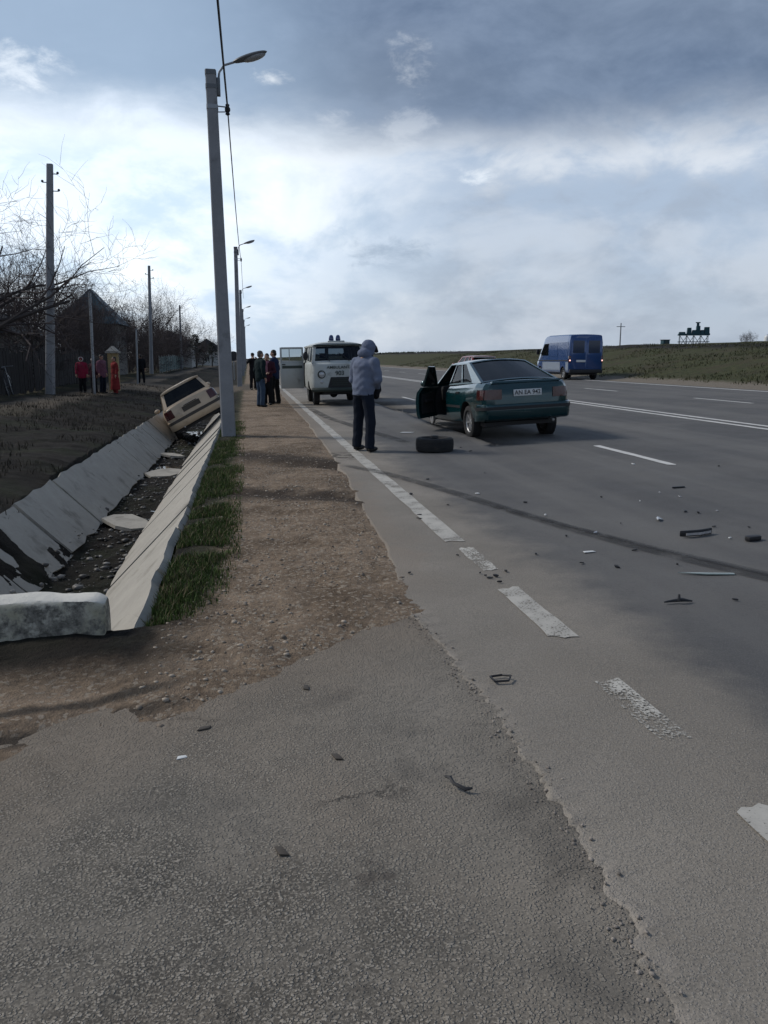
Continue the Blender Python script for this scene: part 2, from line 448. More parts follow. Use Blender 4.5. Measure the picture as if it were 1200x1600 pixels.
# dark wheel tracks over the shoulder
def track(y0, c, wd):
    q = g.math('SUBTRACT', py, g.math('ADD', y0, g.math('MULTIPLY', g.math('SUBTRACT', 1.2, px), c)))
    q = g.math('ADD', q, g.math('MULTIPLY', g.math('SUBTRACT', nm, 0.5), 1.1))
    return g.ss(g.math('ABSOLUTE', q), wd, wd * 0.25)
tr = g.math('MAXIMUM', track(11.3, 0.9, 1.0), track(8.3, 0.5, 0.6))
soil = g.mix(g.math('MULTIPLY', tr, 0.9), soil, (0.045, 0.035, 0.028))
# wet wheel ruts in the foreground on the left
for (y0, c_, wd) in ((3.42, 0.42, 0.10), (3.25, 0.55, 0.08), (3.62, 0.36, 0.07)):
    rq = g.math('ABSOLUTE', g.math('ADD', g.math('SUBTRACT', py, g.math('ADD', y0, g.math('MULTIPLY', g.math('ADD', px, 0.4), c_))), g.math('MULTIPLY', g.math('SUBTRACT', nm, 0.5), 0.22)))
    soil = g.mix(g.math('MULTIPLY', g.math('MULTIPLY', g.ss(rq, wd, wd * 0.2), g.ss(px, -0.15, -0.55)), 0.85), soil, (0.05, 0.043, 0.036))
# bank and ditch: dark humus with withered grass
hum = g.mix(g.ss(nm, 0.35, 0.7), (0.011, 0.0095, 0.008), (0.026, 0.022, 0.018))
hum = g.mix(g.math('MULTIPLY', g.ss(nf, 0.58, 0.78), 0.4), hum, (0.06, 0.05, 0.036))
hum = g.mix(g.math('MULTIPLY', g.ss(nb, 0.48, 0.66), 0.4), hum, (0.03, 0.04, 0.018))
kx = g.math('ADD', px, g.math('MULTIPLY', g.math('SUBTRACT', nm, 0.5), 0.35))
f1 = g.math('MULTIPLY', g.ss(kx, -0.42, -0.72), g.ss(py, 4.0, 4.6))
col = g.mix(f1, soil, hum)
gs = g.math('MULTIPLY', g.ss(kx, -0.75, -0.62), g.ss(kx, -0.18, -0.36)); gs = g.math('MULTIPLY', gs, g.ss(py, 4.5, 5.2))
col = g.mix(g.math('MULTIPLY', gs, 0.8), col, (0.03, 0.042, 0.016))
# muddy dark ground in front of the wall
f1b = g.math('MULTIPLY', g.ss(kx, -0.1, -0.65), g.ss(g.math('ADD', py, g.math('MULTIPLY', nm, 0.5)), 3.75, 4.35))
col = g.mix(f1b, col, hum)
# trodden path in front of the gardens
path = g.mix(g.ss(nf, 0.3, 0.7), (0.08, 0.068, 0.054), (0.15, 0.125, 0.097))
fp = g.math('MULTIPLY', g.ss(g.math('ABSOLUTE', g.math('ADD', kx, 6.3)), 1.0, 0.5), g.ss(py, 17, 27))
col = g.mix(fp, col, path)
cross = g.math('MULTIPLY', g.ss(g.math('ABSOLUTE', g.math('SUBTRACT', py, 43.0)), 6.5, 3.0), g.ss(px, -7.5, -6.0))
cross = g.math('MULTIPLY', cross, g.ss(px, 0.5, 0.0))
col = g.mix(cross, col, path)
# gardens
gar = g.mix(g.ss(nb, 0.4, 0.65), (0.03, 0.032, 0.018), (0.07, 0.058, 0.035))
col = g.mix(g.ss(kx, -7.2, -7.9), col, gar)
# right-hand bank
gr = g.mix(g.ss(nm, 0.32, 0.68), (0.032, 0.040, 0.018), (0.075, 0.075, 0.035))
gr = g.mix(g.math('MULTIPLY', g.ss(nb, 0.45, 0.62), 0.55), gr, (0.060, 0.046, 0.032))
gr = g.mix(g.math('MULTIPLY', g.ss(nf, 0.55, 0.72), 0.5), gr, (0.10, 0.09, 0.05))
gr = g.mix(g.math('MULTIPLY', g.ss(px, 29.5, 32), g.ss(px, 40, 34)), gr, (0.024, 0.022, 0.02))
rs = g.ss(g.math('ADD', px, g.math('MULTIPLY', g.math('SUBTRACT', nm, 0.5), 1.6)), 19.6, 20.4)
gv = g.mix(g.ss(nf, 0.3, 0.7), (0.13, 0.11, 0.085), (0.25, 0.22, 0.18))
col = g.mix(g.ss(px, 15, 17.5), col, g.mix(rs, gv, gr))
g.put(b.inputs['Base Color'], col); b.inputs['Roughness'].default_value = 0.95; b.inputs['Specular IOR Level'].default_value = 0.15
hgt = g.math('ADD', g.math('MULTIPLY', nf, 1.0), g.math('MULTIPLY', nff, 0.5))
g.put(b.inputs['Normal'], g.bump(hgt, 0.9, 0.03))

def asphalt(name, coarse):
    m, g, b = new_mat(name)
    P = g.node('ShaderNodeNewGeometry').outputs['Position']; px, py, pz = g.sep(P)
    nb = g.noise(P, 0.5, 5, 0.6, 0.3); nm = g.noise(P, 2.3, 6, 0.62, 0.2); nf = g.noise(P, 34, 4, 0.7); gr_ = g.noise(P, 120, 2, 0.6)
    vo = g.voro(g.vmath('ADD', P, g.vmath('SCALE', g.noise(P, 60, 2, 0.5, col=True), scale=0.012)), 100 if coarse else 130)
    vc = g.sep(g.voro(P, 100 if coarse else 130, out='Color'))[1]
    stone = g.math('MULTIPLY', g.ss(vo, 0.62, 0.30), g.ss(vc, 0.10, 0.60))
    if coarse:
        wear = g.ss(g.math('ADD', nm, g.math('MULTIPLY', g.math('SUBTRACT', py, 3.2), -0.10)), 0.38, 0.72)
        fine = g.mix(g.ss(nf, 0.3, 0.7), (0.155, 0.139, 0.115), (0.235, 0.21, 0.175))
        raw = g.mix(g.math('MAXIMUM', stone, g.math('MULTIPLY', g.ss(gr_, 0.48, 0.62), 0.75)), (0.052, 0.048, 0.041), g.mix(vc, (0.20, 0.18, 0.15), (0.33, 0.30, 0.255)))
        col = g.mix(g.math('ADD', g.math('MULTIPLY', wear, 0.75), 0.2), fine, raw)
        dusty = g.ss(nb, 0.45, 0.7)
        col = g.mix(g.math('MULTIPLY', dusty, 0.6), col, (0.26, 0.22, 0.175))
        spot = g.ss(g.noise(g.vmath('ADD', P, (9, 3, 1)), 4.0, 6, 0.68), 0.625, 0.70)
        col = g.mix(g.math('MULTIPLY', spot, 0.6), col, (0.06, 0.05, 0.042))
        # dark, patchy strip beside the broken joint
        q = g.math('ADD', px, g.math('MULTIPLY', g.math('SUBTRACT', nm, 0.5), 0.55))
        jl = g.math('MULTIPLY', g.ss(q, 0.70, 0.92), g.ss(py, 3.2, 2.3))
        jd = g.ss(q, 0.30, 0.75)
        col = g.mix(g.math('MULTIPLY', jd, 0.55), col, g.mix(g.ss(nb, 0.35, 0.7), (0.20, 0.178, 0.148), (0.27, 0.24, 0.20)))
        jl = g.math('MULTIPLY', jl, g.ss(nm, 0.44, 0.60))
        col = g.mix(g.math('MULTIPLY', jl, 0.5), col, (0.085, 0.077, 0.066))
        # hairline cracks and a few old stains
        ce = g.voro(g.vmath('ADD', P, g.vmath('SCALE', g.noise(P, 3.0, 5, 0.65, col=True), scale=0.35)), 1.25, 'DISTANCE_TO_EDGE')
        ck = g.math('MULTIPLY', g.ss(ce, 0.014, 0.003), g.ss(g.noise(P, 1.1, 3, 0.5), 0.50, 0.62))
        col = g.mix(g.math('MULTIPLY', ck, 0.75), col, (0.035, 0.032, 0.028))
        st2 = g.ss(g.noise(g.vmath('ADD', P, (4, 8, 3)), 1.4, 5, 0.6), 0.56, 0.68)
        col = g.mix(g.math('MULTIPLY', st2, 0.5), col, (0.085, 0.078, 0.068))
        # soil trodden on near the shoulder
        ds = g.math('SUBTRACT', g.math('ADD', g.math('MULTIPLY', px, -0.75), py), g.math('ADD', 3.45, g.math('MULTIPLY', g.math('SUBTRACT', nm, 0.5), 1.2)))
        col = g.mix(g.math('MULTIPLY', g.ss(ds, -0.7, 0.3), 0.5), col, (0.19, 0.15, 0.11))
    else:
        e = g.math('ADD', px, g.math('MULTIPLY', g.math('SUBTRACT', nm, 0.5), 0.9))
        e = g.math('SUBTRACT', e, g.math('MULTIPLY', g.ss(py, 9, 26), 0.5))
        dark = g.ss(e, 1.75, 2.35)
        pale = g.mix(g.ss(nb, 0.35, 0.7), (0.20, 0.178, 0.148), (0.285, 0.255, 0.215))
        pale = g.mix(g.math('MULTIPLY', stone, 0.38), pale, (0.33, 0.31, 0.28))
        pale = g.mix(g.math('MULTIPLY', g.ss(gr_, 0.45, 0.62), 0.40), pale, (0.085, 0.08, 0.074))
        body = g.mix(g.ss(nb, 0.35, 0.7), (0.084, 0.083, 0.083), (0.124, 0.120, 0.114))
        body = g.mix(g.math('MULTIPLY', stone, 0.28), body, (0.19, 0.185, 0.175))
        body = g.mix(g.math('MULTIPLY', g.ss(nf, 0.5, 0.7), 0.3), body, (0.05, 0.05, 0.052))
        # wheel lanes polished darker, dust between
        ln = g.noise(g.comb(g.math('MULTIPLY', px, 1.1), g.math('MULTIPLY', py, 0.03), 0.0), 1.0, 3, 0.6)
        body = g.mix(g.math('MULTIPLY', g.ss(ln, 0.42, 0.65), 0.55), body, (0.165, 0.16, 0.15))
        col = g.mix(dark, pale, body)
        # crumbled pale lip along the joint
        lip = g.math('MULTIPLY', g.ss(g.math('ADD', px, g.math('MULTIPLY', g.math('SUBTRACT', g.noise(P, 14, 5, 0.7), 0.5), 0.34)), 1.05, 0.99), g.ss(py, 4.8, 4.3))
        lip = g.math('MULTIPLY', lip, g.ss(g.noise(P, 7, 4, 0.6), 0.40, 0.60))
        col = g.mix(g.math('MULTIPLY', lip, 0.45), col, (0.32, 0.285, 0.245))
        # soil carried on to the edge
        so_ = g.math('MULTIPLY', g.ss(g.math('ADD', e, g.math('MULTIPLY', nf, 0.2)), 1.5, 1.2), g.ss(py, 4.2, 6.0))
        col = g.mix(g.math('MULTIPLY', so_, 0.55), col, (0.215, 0.175, 0.135))
        # mud thrown on to the road beside the men
        mq = g.math('ADD', g.math('MULTIPLY', g.math('SUBTRACT', px, 1.35), g.math('SUBTRACT', px, 1.35)), g.math('MULTIPLY', g.math('MULTIPLY', g.math('SUBTRACT', py, 12.1), g.math('SUBTRACT', py, 12.1)), 0.55))
        mud = g.math('MULTIPLY', g.ss(mq, 0.22, 0.02), g.ss(g.noise(P, 6.0, 5, 0.7), 0.44, 0.58))
        col = g.mix(g.math('MULTIPLY', mud, 0.9), col, (0.035, 0.028, 0.022))
    g.put(b.inputs['Base Color'], col)
    g.put(b.inputs['Roughness'], g.ss(nm, 0.2, 0.8, 0.72, 0.92)); b.inputs['Specular IOR Level'].default_value = 0.32
    h = g.math('ADD', g.math('MULTIPLY', stone, 1.0), g.math('MULTIPLY', nf, 0.7))
    g.put(b.inputs['Normal'], g.bump(h, 0.75 if coarse else 0.55, 0.008 if coarse else 0.005))
    return m
m_apron = asphalt('coarse worn asphalt', True); m_road = asphalt('road asphalt', False)

ground = tag(obj('ground', np_mesh('ground', np.stack([GX.ravel(), GY.ravel(), GZ], 1), grid_faces(len(gx), len(gy)), m_ground)), kind='structure')

# side-street apron the camera stands on
ax_ = axis([(-7, -1.6, 0.3), (-1.6, 1.3, 0.03)]); ay_ = axis([(-12, 0.9, 0.5), (0.9, 5.2, 0.03)])
AX, AY = np.meshgrid(ax_, ay_); AY = np.minimum(AY, apron_edge(AX) + 0.30 + 0.4 * sstep(AX, 0.3, 0.9) + 0.0002 * AY); AZ = apron_z(AX.ravel(), AY.ravel()) + fbm(AX.ravel(), AY.ravel(), 7, 3, 71) * 0.008
apron = tag(obj('side_road', np_mesh('side_road', np.stack([AX.ravel(), AY.ravel(), AZ], 1), grid_faces(len(ax_), len(ay_)), m_apron)), kind='structure')

# main road: a sheet with a broken raised edge towards the apron
ry = np.concatenate([axis([(-12, 1.2, 0.3), (1.2, 5.0, 0.010), (5.0, 12, 0.05), (12, 60, 0.4)]), np.geomspace(60.5, 4000, 60)])
ru = np.concatenate([[-0.05, -0.012, 0.0, 0.012, 0.03, 0.06, 0.1, 0.16, 0.24, 0.34], np.arange(0.5, 3, 0.25), np.arange(3, 17.5, 1.4), [17.5]])
re_ = road_edge(ry)
RV = []
for i, u in enumerate(ru):
    x = re_ + u if u < 3 else (re_ * 0 + 1.0 + u); x = np.minimum(x, 18.25)
    z = road_z(x, ry)
    near = sstep(ry, 5.0, 4.3)
    if i == 0: z = z - 0.07
    if i == 1: z = z - 0.008 - 0.004 * near
    if 1 <= i <= 8: z = z + near * (fbm(x, ry, 16, 4, 81, .6) * 0.022 - 0.005 + fbm(x, ry, 1.7, 2, 83) * 0.022) * (1 - max(0, i - 2) / 7)
    RV.append(np.stack([x, ry, z], 1))
RV = np.stack(RV, 1).reshape(-1, 3)
road = tag(obj('road', np_mesh('road', RV, grid_faces(len(ru), len(ry)), m_road)), kind='structure')

# ---- painted markings, parts of the road
def paint(name, col, worn):
    m, g, b = new_mat(name); out = g.n['Material Output']
    P = g.node('ShaderNodeNewGeometry').outputs['Position']
    n1 = g.noise(P, 5.5, 5, 0.65); n2 = g.noise(P, 70, 4, 0.7)
    c = g.mix(g.ss(n1, 0.3, 0.7), tuple(q * 0.75 for q in col), col)
    g.put(b.inputs['Base Color'], g.mix(g.math('MULTIPLY', g.ss(n2, 0.5, 0.75), 0.4), c, (0.2, 0.19, 0.17))); b.inputs['Roughness'].default_value = 0.75
    tr = g.node('ShaderNodeBsdfTransparent'); mx = g.node('ShaderNodeMixShader')
    k = g.math('ADD', g.math('MULTIPLY', n1, 0.55), g.math('MULTIPLY', n2, 0.75))
    g.put(mx.inputs[0], g.ss(k, worn - 0.05, worn + 0.05)); g.l.new(tr.outputs[0], mx.inputs[1]); g.l.new(b.outputs[0], mx.inputs[2]); g.l.new(mx.outputs[0], out.inputs[0])
    return m
m_line = paint('worn white road paint', (0.45, 0.43, 0.385), 0.56); m_faint = paint('nearly worn off road paint', (0.50, 0.48, 0.43), 0.655); m_far = paint('white road paint', (0.66, 0.65, 0.62), 0.42)
def strip(name, x0, x1, y0, y1, mat, dz=0.005, st=0.25, ragged=0.028):
    ys = np.concatenate([np.arange(y0, min(y1, 60), st), np.geomspace(max(60, y0 + .1), y1, 40)]) if y1 > 60 else np.append(np.arange(y0, y1, st), y1)
    n = 5; V = []
    for k in range(n):
        x = x0 + (x1 - x0) * k / (n - 1) + (fbm(ys, ys * 0 + k, 3, 3, 90 + k) * ragged if k in (0, n - 1) else 0)
        V.append(np.stack([x + 0 * ys, ys, road_z(x + 0 * ys, ys) + dz], 1))
    for k in range(n): V[k][0, 1] += (rng.random() - .5) * .06; V[k][-1, 1] += (rng.random() - .5) * .06
    V = np.stack(V, 1).reshape(-1, 3)
    return obj(name, np_mesh(name, V, grid_faces(n, len(ys)), mat), road)
strip('edge_line', 1.53, 1.69, 6.17, 900, m_line)
strip('edge_line', 1.57, 1.70, 5.25, 5.92, m_faint, st=0.05)
strip('edge_line', 1.535, 1.69, 3.86, 4.80, m_line, st=0.05)
strip('edge_line', 1.535, 1.66, 2.68, 3.28, m_faint, st=0.05)
strip('edge_line', 1.53, 1.67, 1.55, 2.18, m_line, st=0.05)
yy = 9.75
for k in range(14): strip('lane_dash', 5.44, 5.56, 9.75 + 8.4 * k, 12.15 + 8.4 * k, m_far)
strip('centre_line', 9.46, 9.60, -6, 900, m_far); strip('centre_line', 9.82, 9.96, -6, 900, m_far)
for k in range(14): strip('lane_dash', 13.66, 13.78, 11.9 + 8.4 * k, 14.9 + 8.4 * k, m_far)
strip('edge_line', 17.68, 17.86, -6, 900, m_far)

# ---- dark rubber marks
def rubber(name, col, lo, hi):
    m, g, b = new_mat(name); out = g.n['Material Output']; P = g.node('ShaderNodeNewGeometry').outputs['Position']
    uv = g.node('ShaderNodeAttribute', attribute_name='across'); 
    b.inputs['Base Color'].default_value = (*col, 1); b.inputs['Roughness'].default_value = 0.8
    tr = g.node('ShaderNodeBsdfTransparent'); mx = g.node('ShaderNodeMixShader')
    n = g.noise(P, 3.5, 5, 0.6); n2 = g.noise(P, 45, 3, 0.7)
    a = g.math('MULTIPLY', g.ss(uv.outputs['Fac'], 0.0, 0.55), g.ss(g.math('ADD', g.math('MULTIPLY', n, 0.7), g.math('MULTIPLY', n2, 0.4)), lo, hi))
    g.put(mx.inputs[0], g.math('MULTIPLY', a, 0.5)); g.l.new(tr.outputs[0], mx.inputs[1]); g.l.new(b.outputs[0], mx.inputs[2]); g.l.new(mx.outputs[0], out.inputs[0])
    return m
m_rub = rubber('tyre rubber on asphalt', (0.028, 0.027, 0.027), 0.38, 0.60)
def mark(pts, wd, mat, dz=0.009):
    pts = np.array(pts); t = np.linspace(0, 1, len(pts)); tt = np.linspace(0, 1, 70)
    x = np.interp(tt, t, pts[:, 0]); y = np.interp(tt, t, pts[:, 1])
    for _ in range(6): x[1:-1] = (x[:-2] + x[2:] + 2 * x[1:-1]) / 4; y[1:-1] = (y[:-2] + y[2:] + 2 * y[1:-1]) / 4
    dx_ = np.gradient(x); dy_ = np.gradient(y); L = np.hypot(dx_, dy_); nx_, ny_ = dy_ / L, -dx_ / L
    V = []; A = []
    for k, (o, a) in enumerate([(-0.5, 0), (-0.3, 0.7), (0, 1), (0.3, 0.7), (0.5, 0)]):
        X, Y = x + nx_ * wd * o, y + ny_ * wd * o; V.append(np.stack([X, Y, road_z(X, Y) + dz], 1)); A.append(a * np.minimum(1, np.minimum(tt, 1 - tt) * 12))
    V = np.stack(V, 1).reshape(-1, 3); A = np.stack(A, 1).ravel()
    me = np_mesh('tyre_mark', V, grid_faces(5, len(x)), mat); at = me.attributes.new('across', 'FLOAT', 'POINT'); at.data.foreach_set('value', A.astype(np.float32))
    return obj('tyre_mark', me, road)
mark([(1.22, 11.15), (1.69, 10.14), (2.11, 8.71), (2.45, 7.3), (2.71, 6.3), (3.05, 5.3), (3.34, 4.62), (3.9, 3.4)], 0.19, m_rub)
mark([(2.30, 7.85), (2.6, 6.75), (3.0, 5.6), (3.5, 4.45), (4.1, 3.2)], 0.10, m_rub, 0.012)
mark([(1.75, 24.0), (1.9, 20), (2.3, 16.5), (2.7, 13.5)], 0.25, m_rub)

# ------------------------------------------------------------------ ditch slabs
m_slab = pm('weathered ditch concrete', (0.36, 0.338, 0.295), 0.9, var=0.20, scale=3.4, bump=0.6, bscale=26, spec=0.2, dirt=(0.16, 0.15, 0.125), dirt_amt=0.3, bdist=0.012)
ditch = empty('concrete_ditch', (0, 4.5, 0), 0, 'concrete slab lined drainage ditch beside the dirt shoulder', 'ditch')
def slab(y0, y1, top, bot, th, nrm, k):
    """one sloping slab with a chipped outline"""
    n = 7; pts = []
    tx, tz = top; bx_, bz = bot
    def jit(a): return (rng.random() - 0.5) * a
    for i in range(n): pts.append((tx, y0 + (y1 - y0) * i / (n - 1), tz, 0.05))
    for i in range(1, 4): pts.append((tx + (bx_ - tx) * i / 4, y1, tz + (bz - tz) * i / 4, 0.015))
    for i in range(n): pts.append((bx_, y1 + (y0 - y1) * i / (n - 1), bz, 0.06))
    for i in range(1, 4): pts.append((bx_ + (tx - bx_) * i / 4, y0, bz + (tz - bz) * i / 4, 0.015))
    dd = Vector((bx_ - tx, 0, bz - tz)).normalized(); off = Vector((nrm[0], 0, nrm[1])) * (jit(0.02)); tilt = jit(0.03)
    out = []
    for (x, y, z, j) in pts:
        q = Vector((x, y - 4.5, z)) + dd * jit(j) + Vector((0, jit(j * 0.6), 0)) + off + Vector((nrm[0], 0, nrm[1])) * tilt * (y - y0)
        out.append(q)
    return MB().prism(out, Vector((-nrm[0], 0, -nrm[1])) * th)
y = 4.62; k = 0
while y < 33:
    L = 1.85 + rng.uniform(-0.1, 0.1)
    if not (9.7 < y + L / 2 < 10.1):
        slab(y, y + L - 0.05, (-2.84, -0.215), (-2.2, -0.86), 0.07, (0.70, 0.71), k).build('slab', m_slab, ditch)
    y += L; k += 1
y = 4.34
while y < 33:
    L = 1.35 + rng.uniform(-0.15, 0.15)
    slab(y, y + L - 0.05, (-0.68, 0.01), (-1.52, -0.85), 0.07, (-0.70, 0.71), k).build('slab', m_slab, ditch)
    y += L

# culvert head wall
m_wall, g, b = new_mat('limewashed concrete, flaking')
t = g.node('ShaderNodeTexCoord').outputs['Object']; tz = g.sep(t)[2]
n1 = g.noise(t, 15, 7, 0.72); n2 = g.noise(t, 40, 4, 0.7); n3 = g.noise(g.vmath('ADD', t, (3, 1, 2)), 3.0, 4, 0.6)
pt = g.mix(g.ss(n3, 0.4, 0.65), (0.50, 0.47, 0.39), (0.36, 0.335, 0.235))
pt = g.mix(g.math('MULTIPLY', g.ss(n2, 0.5, 0.7), 0.35), pt, (0.2, 0.19, 0.16))
cn = g.mix(g.ss(n2, 0.35, 0.7), (0.10, 0.094, 0.08), (0.24, 0.225, 0.19))
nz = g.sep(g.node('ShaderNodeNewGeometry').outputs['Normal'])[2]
keep = g.math('ADD', g.math('ADD', n1, g.math('MULTIPLY', g.math('SUBTRACT', n3, 0.5), 0.5)), g.math('MULTIPLY', g.ss(nz, 0.4, 0.8), 0.35))  # upward faces show less bare concrete, part of lightening the top
pt = g.mix(g.ss(nz, 0.5, 0.9), pt, (0.64, 0.62, 0.56)); g.put(b.inputs['Base Color'], g.mix(g.ss(keep, 0.40, 0.62), cn, pt)); b.inputs['Roughness'].default_value = 0.92; b.inputs['Specular IOR Level'].default_value = 0.15  # limewash whitened on upward faces: light on the wall top, painted in
g.put(b.inputs['Normal'], g.bump(g.math('ADD', n1, n2), 0.6, 0.012))
wall = MB(); nx_, nz_ = 50, 8
def wall_pt(x, a):
    """a: 0..1 round the section front-bottom, front-top, back-top, back-bottom"""
    sec = [(4.36, -0.3), (4.355, 0.0), (4.37, 0.165), (4.385, 0.20), (4.40, 0.212), (4.53, 0.218), (4.555, 0.20), (4.56, 0.1), (4.56, -1.0)]
    return sec[a]
vs = []
xs = list(np.linspace(-4.5, -1.2, 34)) + list(np.linspace(-1.15, -0.86, 14)) + [-0.835, -0.822, -0.82]
for i, x in enumerate(xs):
    e = max(0, (x + 0.90) / 0.08)
    for a in range(9):
        yy_, zz_ = wall_pt(x, a)
        n_ = float(fbm(np.array([x]), np.array([a * 0.37]), 6, 4, 100)[0])
        sh = 0.035 * e * e
        if a in (2, 3, 4): yy_ += sh * 0.6; zz_ -= sh
        if a in (5, 6): yy_ -= sh * 0.4; zz_ -= sh
        edge = 1.0 if a in (3, 4, 5) else 0.5
        vs.append((x, yy_ + n_ * 0.018 * edge, zz_ + n_ * 0.03 * edge))
fs = []
for i in range(len(xs) - 1):
    for a in range(8): fs.append((i * 9 + a, i * 9 + a + 1, (i + 1) * 9 + a + 1, (i + 1) * 9 + a))
fs += [tuple(range(9)), tuple((len(xs) - 1) * 9 + a for a in range(9))]
wall.add(vs, fs)
wo = wall.build('head_wall', m_wall, None, smooth=True)
tag(wo, 'low flaking whitewashed concrete wall closing the near end of the ditch', 'wall')

# rubble, mud and water on the ditch bed
ICO = None
def ico():
    bm = bmesh.new(); bmesh.ops.create_icosphere(bm, subdivisions=1, radius=1.0); v = np.array([q.co[:] for q in bm.verts]); f = np.array([[q.index for q in fc.verts] for fc in bm.faces]); bm.free(); return v, f
IV, IF = ico()
def scatter_stones(name, pts, sizes, mat, label, cat, flat=0.6, parent=None):
    n = len(pts); V = np.repeat(IV[None], n, 0) * (1 + 0.45 * (nr.rand(n, len(IV), 1) - 0.5))
    sc = np.stack([sizes * (0.7 + 0.7 * nr.rand(n)), sizes * (0.7 + 0.7 * nr.rand(n)), sizes * flat * (0.6 + 0.8 * nr.rand(n))], 1)
    V = V * sc[:, None, :]; a = nr.rand(n) * 6.28; ca, sa = np.cos(a)[:, None], np.sin(a)[:, None]
    X = V[..., 0] * ca - V[..., 1] * sa; Y = V[..., 0] * sa + V[..., 1] * ca
    V = np.stack([X, Y, V[..., 2]], -1) + np.asarray(pts)[:, None, :]
    F = (IF[None] + (np.arange(n) * len(IV))[:, None, None]).reshape(-1, 3)
    o = obj(name, np_mesh(name, V.reshape(-1, 3), F, mat, smooth=False), parent); return tag(o, label, cat, kind='stuff')
def stone_mat(name, lo, hi, rough=0.9, few=False):
    m, g, b = new_mat(name); P = g.node('ShaderNodeNewGeometry'); r = P.outputs['Random Per Island']
    n = g.noise(P.outputs['Position'], 60, 4, 0.7)
    if few: r = g.math('POWER', r, 3.0)
    g.put(b.inputs['Base Color'], g.mix(g.math('ADD', g.math('MULTIPLY', r, 0.8), g.math('MULTIPLY', n, 0.3)), lo, hi)); b.inputs['Roughness'].default_value = rough; b.inputs['Specular IOR Level'].default_value = 0.3
    return m
n = 2200
sx = -1.85 + (nr.rand(n) - 0.5) * 0.95; sy = 4.7 + 27 * nr.rand(n) ** 1.5
keep = ditch_z(sx) < -0.70; sx, sy = sx[keep], sy[keep]
scatter_stones('ditch_rubble', np.stack([sx, sy, ground_z(sx, sy) + 0.01], 1), 0.006 + 0.045 * nr.rand(len(sx)) ** 3.5, stone_mat('ditch rubble stone', (0.018, 0.016, 0.014), (0.30, 0.285, 0.26), 0.5, True), 'wet rubble and litter on the bed of the ditch', 'rubble')
m_wat, g, b = new_mat('muddy ditch water'); b.inputs['Base Color'].default_value = (0.022, 0.02, 0.017, 1); b.inputs['Roughness'].default_value = 0.06; b.inputs['Specular IOR Level'].default_value = 0.6
P = g.node('ShaderNodeNewGeometry').outputs['Position']; g.put(b.inputs['Normal'], g.bump(g.noise(P, 5, 2), 0.06, 0.02))
tag(MB().add([(-2.3, 12.5, -0.945), (-1.4, 12.5, -0.945), (-1.4, 33, -0.935), (-2.3, 33, -0.935)], [(0, 1, 2, 3)]).build('water', m_wat), kind='structure')
# loose broken slab lying on the bed
for (x, y, a, s) in [(-1.82, 12.0, 0.4, 0.42), (-1.80, 17.2, -0.3, 0.38), (-1.95, 20.4, 0.7, 0.30)]:
    pts = [(s * math.cos(t_) * rng.uniform(0.6, 1.05), 1.5 * s * math.sin(t_) * rng.uniform(0.7, 1.0), 0) for t_ in np.linspace(0, 6.28, 8)[:-1]]
    q = MB().prism(pts, (0, 0, 0.05)).build('broken_slab', m_slab); q.location = (x, y, -0.895); q.rotation_euler = (0.05, 0.06, a)
    tag(q, {12.0: 'pale broken concrete piece on the ditch bed, nearest of the three', 17.2: 'middle of the broken concrete pieces on the ditch bed', 20.4: 'broken concrete piece on the ditch bed close behind the beige car'}[y], 'concrete piece')

# gravel on the shoulder and crumbs along the broken joint
n = 5200
sx = -0.55 + 1.8 * nr.rand(n); sy = 3.0 + 10 * nr.rand(n) ** 1.35
ok = (sy > apron_edge(sx) - 0.12 + 0.25 * nr.rand(n) ** 2) & (sx < road_edge(sy) + 0.03) & (fbm(sx, sy, 1.3, 3, 121) > -0.16)
sx, sy = sx[ok], sy[ok]
m_grav = stone_mat('shoulder gravel', (0.10, 0.075, 0.055), (0.42, 0.36, 0.29))
scatter_stones('gravel', np.stack([sx, sy, ground_z(sx, sy) + 0.001], 1), 0.003 + 0.013 * nr.rand(len(sx)) ** 3.5, m_grav, 'small stones strewn over the brown dirt shoulder', 'gravel')
n = 600; sy = 1.3 + 3.3 * nr.rand(n); sx = road_edge(sy) - 0.02 + nr.randn(n) * 0.03
scatter_stones('asphalt_crumbs', np.stack([sx, sy, np.where(sx > road_edge(sy), road_z(sx, sy), apron_z(sx, sy)) + 0.002], 1), 0.002 + 0.0055 * nr.rand(n) ** 3, stone_mat('asphalt crumbs', (0.09, 0.08, 0.07), (0.34, 0.30, 0.26)), 'loose crumbs along the broken asphalt joint', 'crumbs')

# grass strip along the ditch
def blades(name, X, Y, h, mat, label, cat, wid=0.006, lean=0.5, z0=None):
    n = len(X); Z = ground_z(X, Y) if z0 is None else z0; a = nr.rand(n) * 6.28; l = lean * h * nr.rand(n)
    ux, uy = np.cos(a), np.sin(a); b_ = nr.rand(n) * 6.28; lx, ly = np.cos(b_) * l, np.sin(b_) * l
    w_ = wid * (0.6 + 0.8 * nr.rand(n))
    p0 = np.stack([X - ux * w_, Y - uy * w_, Z - 0.01], 1); p1 = np.stack([X + ux * w_, Y + uy * w_, Z - 0.01], 1)
    p2 = np.stack([X + lx * 0.4 + ux * w_ * .7, Y + ly * 0.4 + uy * w_ * .7, Z + h * 0.6], 1); p3 = np.stack([X + lx * 0.4 - ux * w_ * .7, Y + ly * 0.4 - uy * w_ * .7, Z + h * 0.6], 1)
    p4 = np.stack([X + lx, Y + ly, Z + h], 1)
    V = np.stack([p0, p1, p2, p3, p4], 1).reshape(-1, 3); o = np.arange(n)[:, None] * 5
    F = np.concatenate([o + np.array([[0, 1, 2]]), o + np.array([[0, 2, 3]]), o + np.array([[3, 2, 4]])], 0)
    return tag(obj(name, np_mesh(name, V, F, mat, smooth=False)), label, cat, kind='stuff')
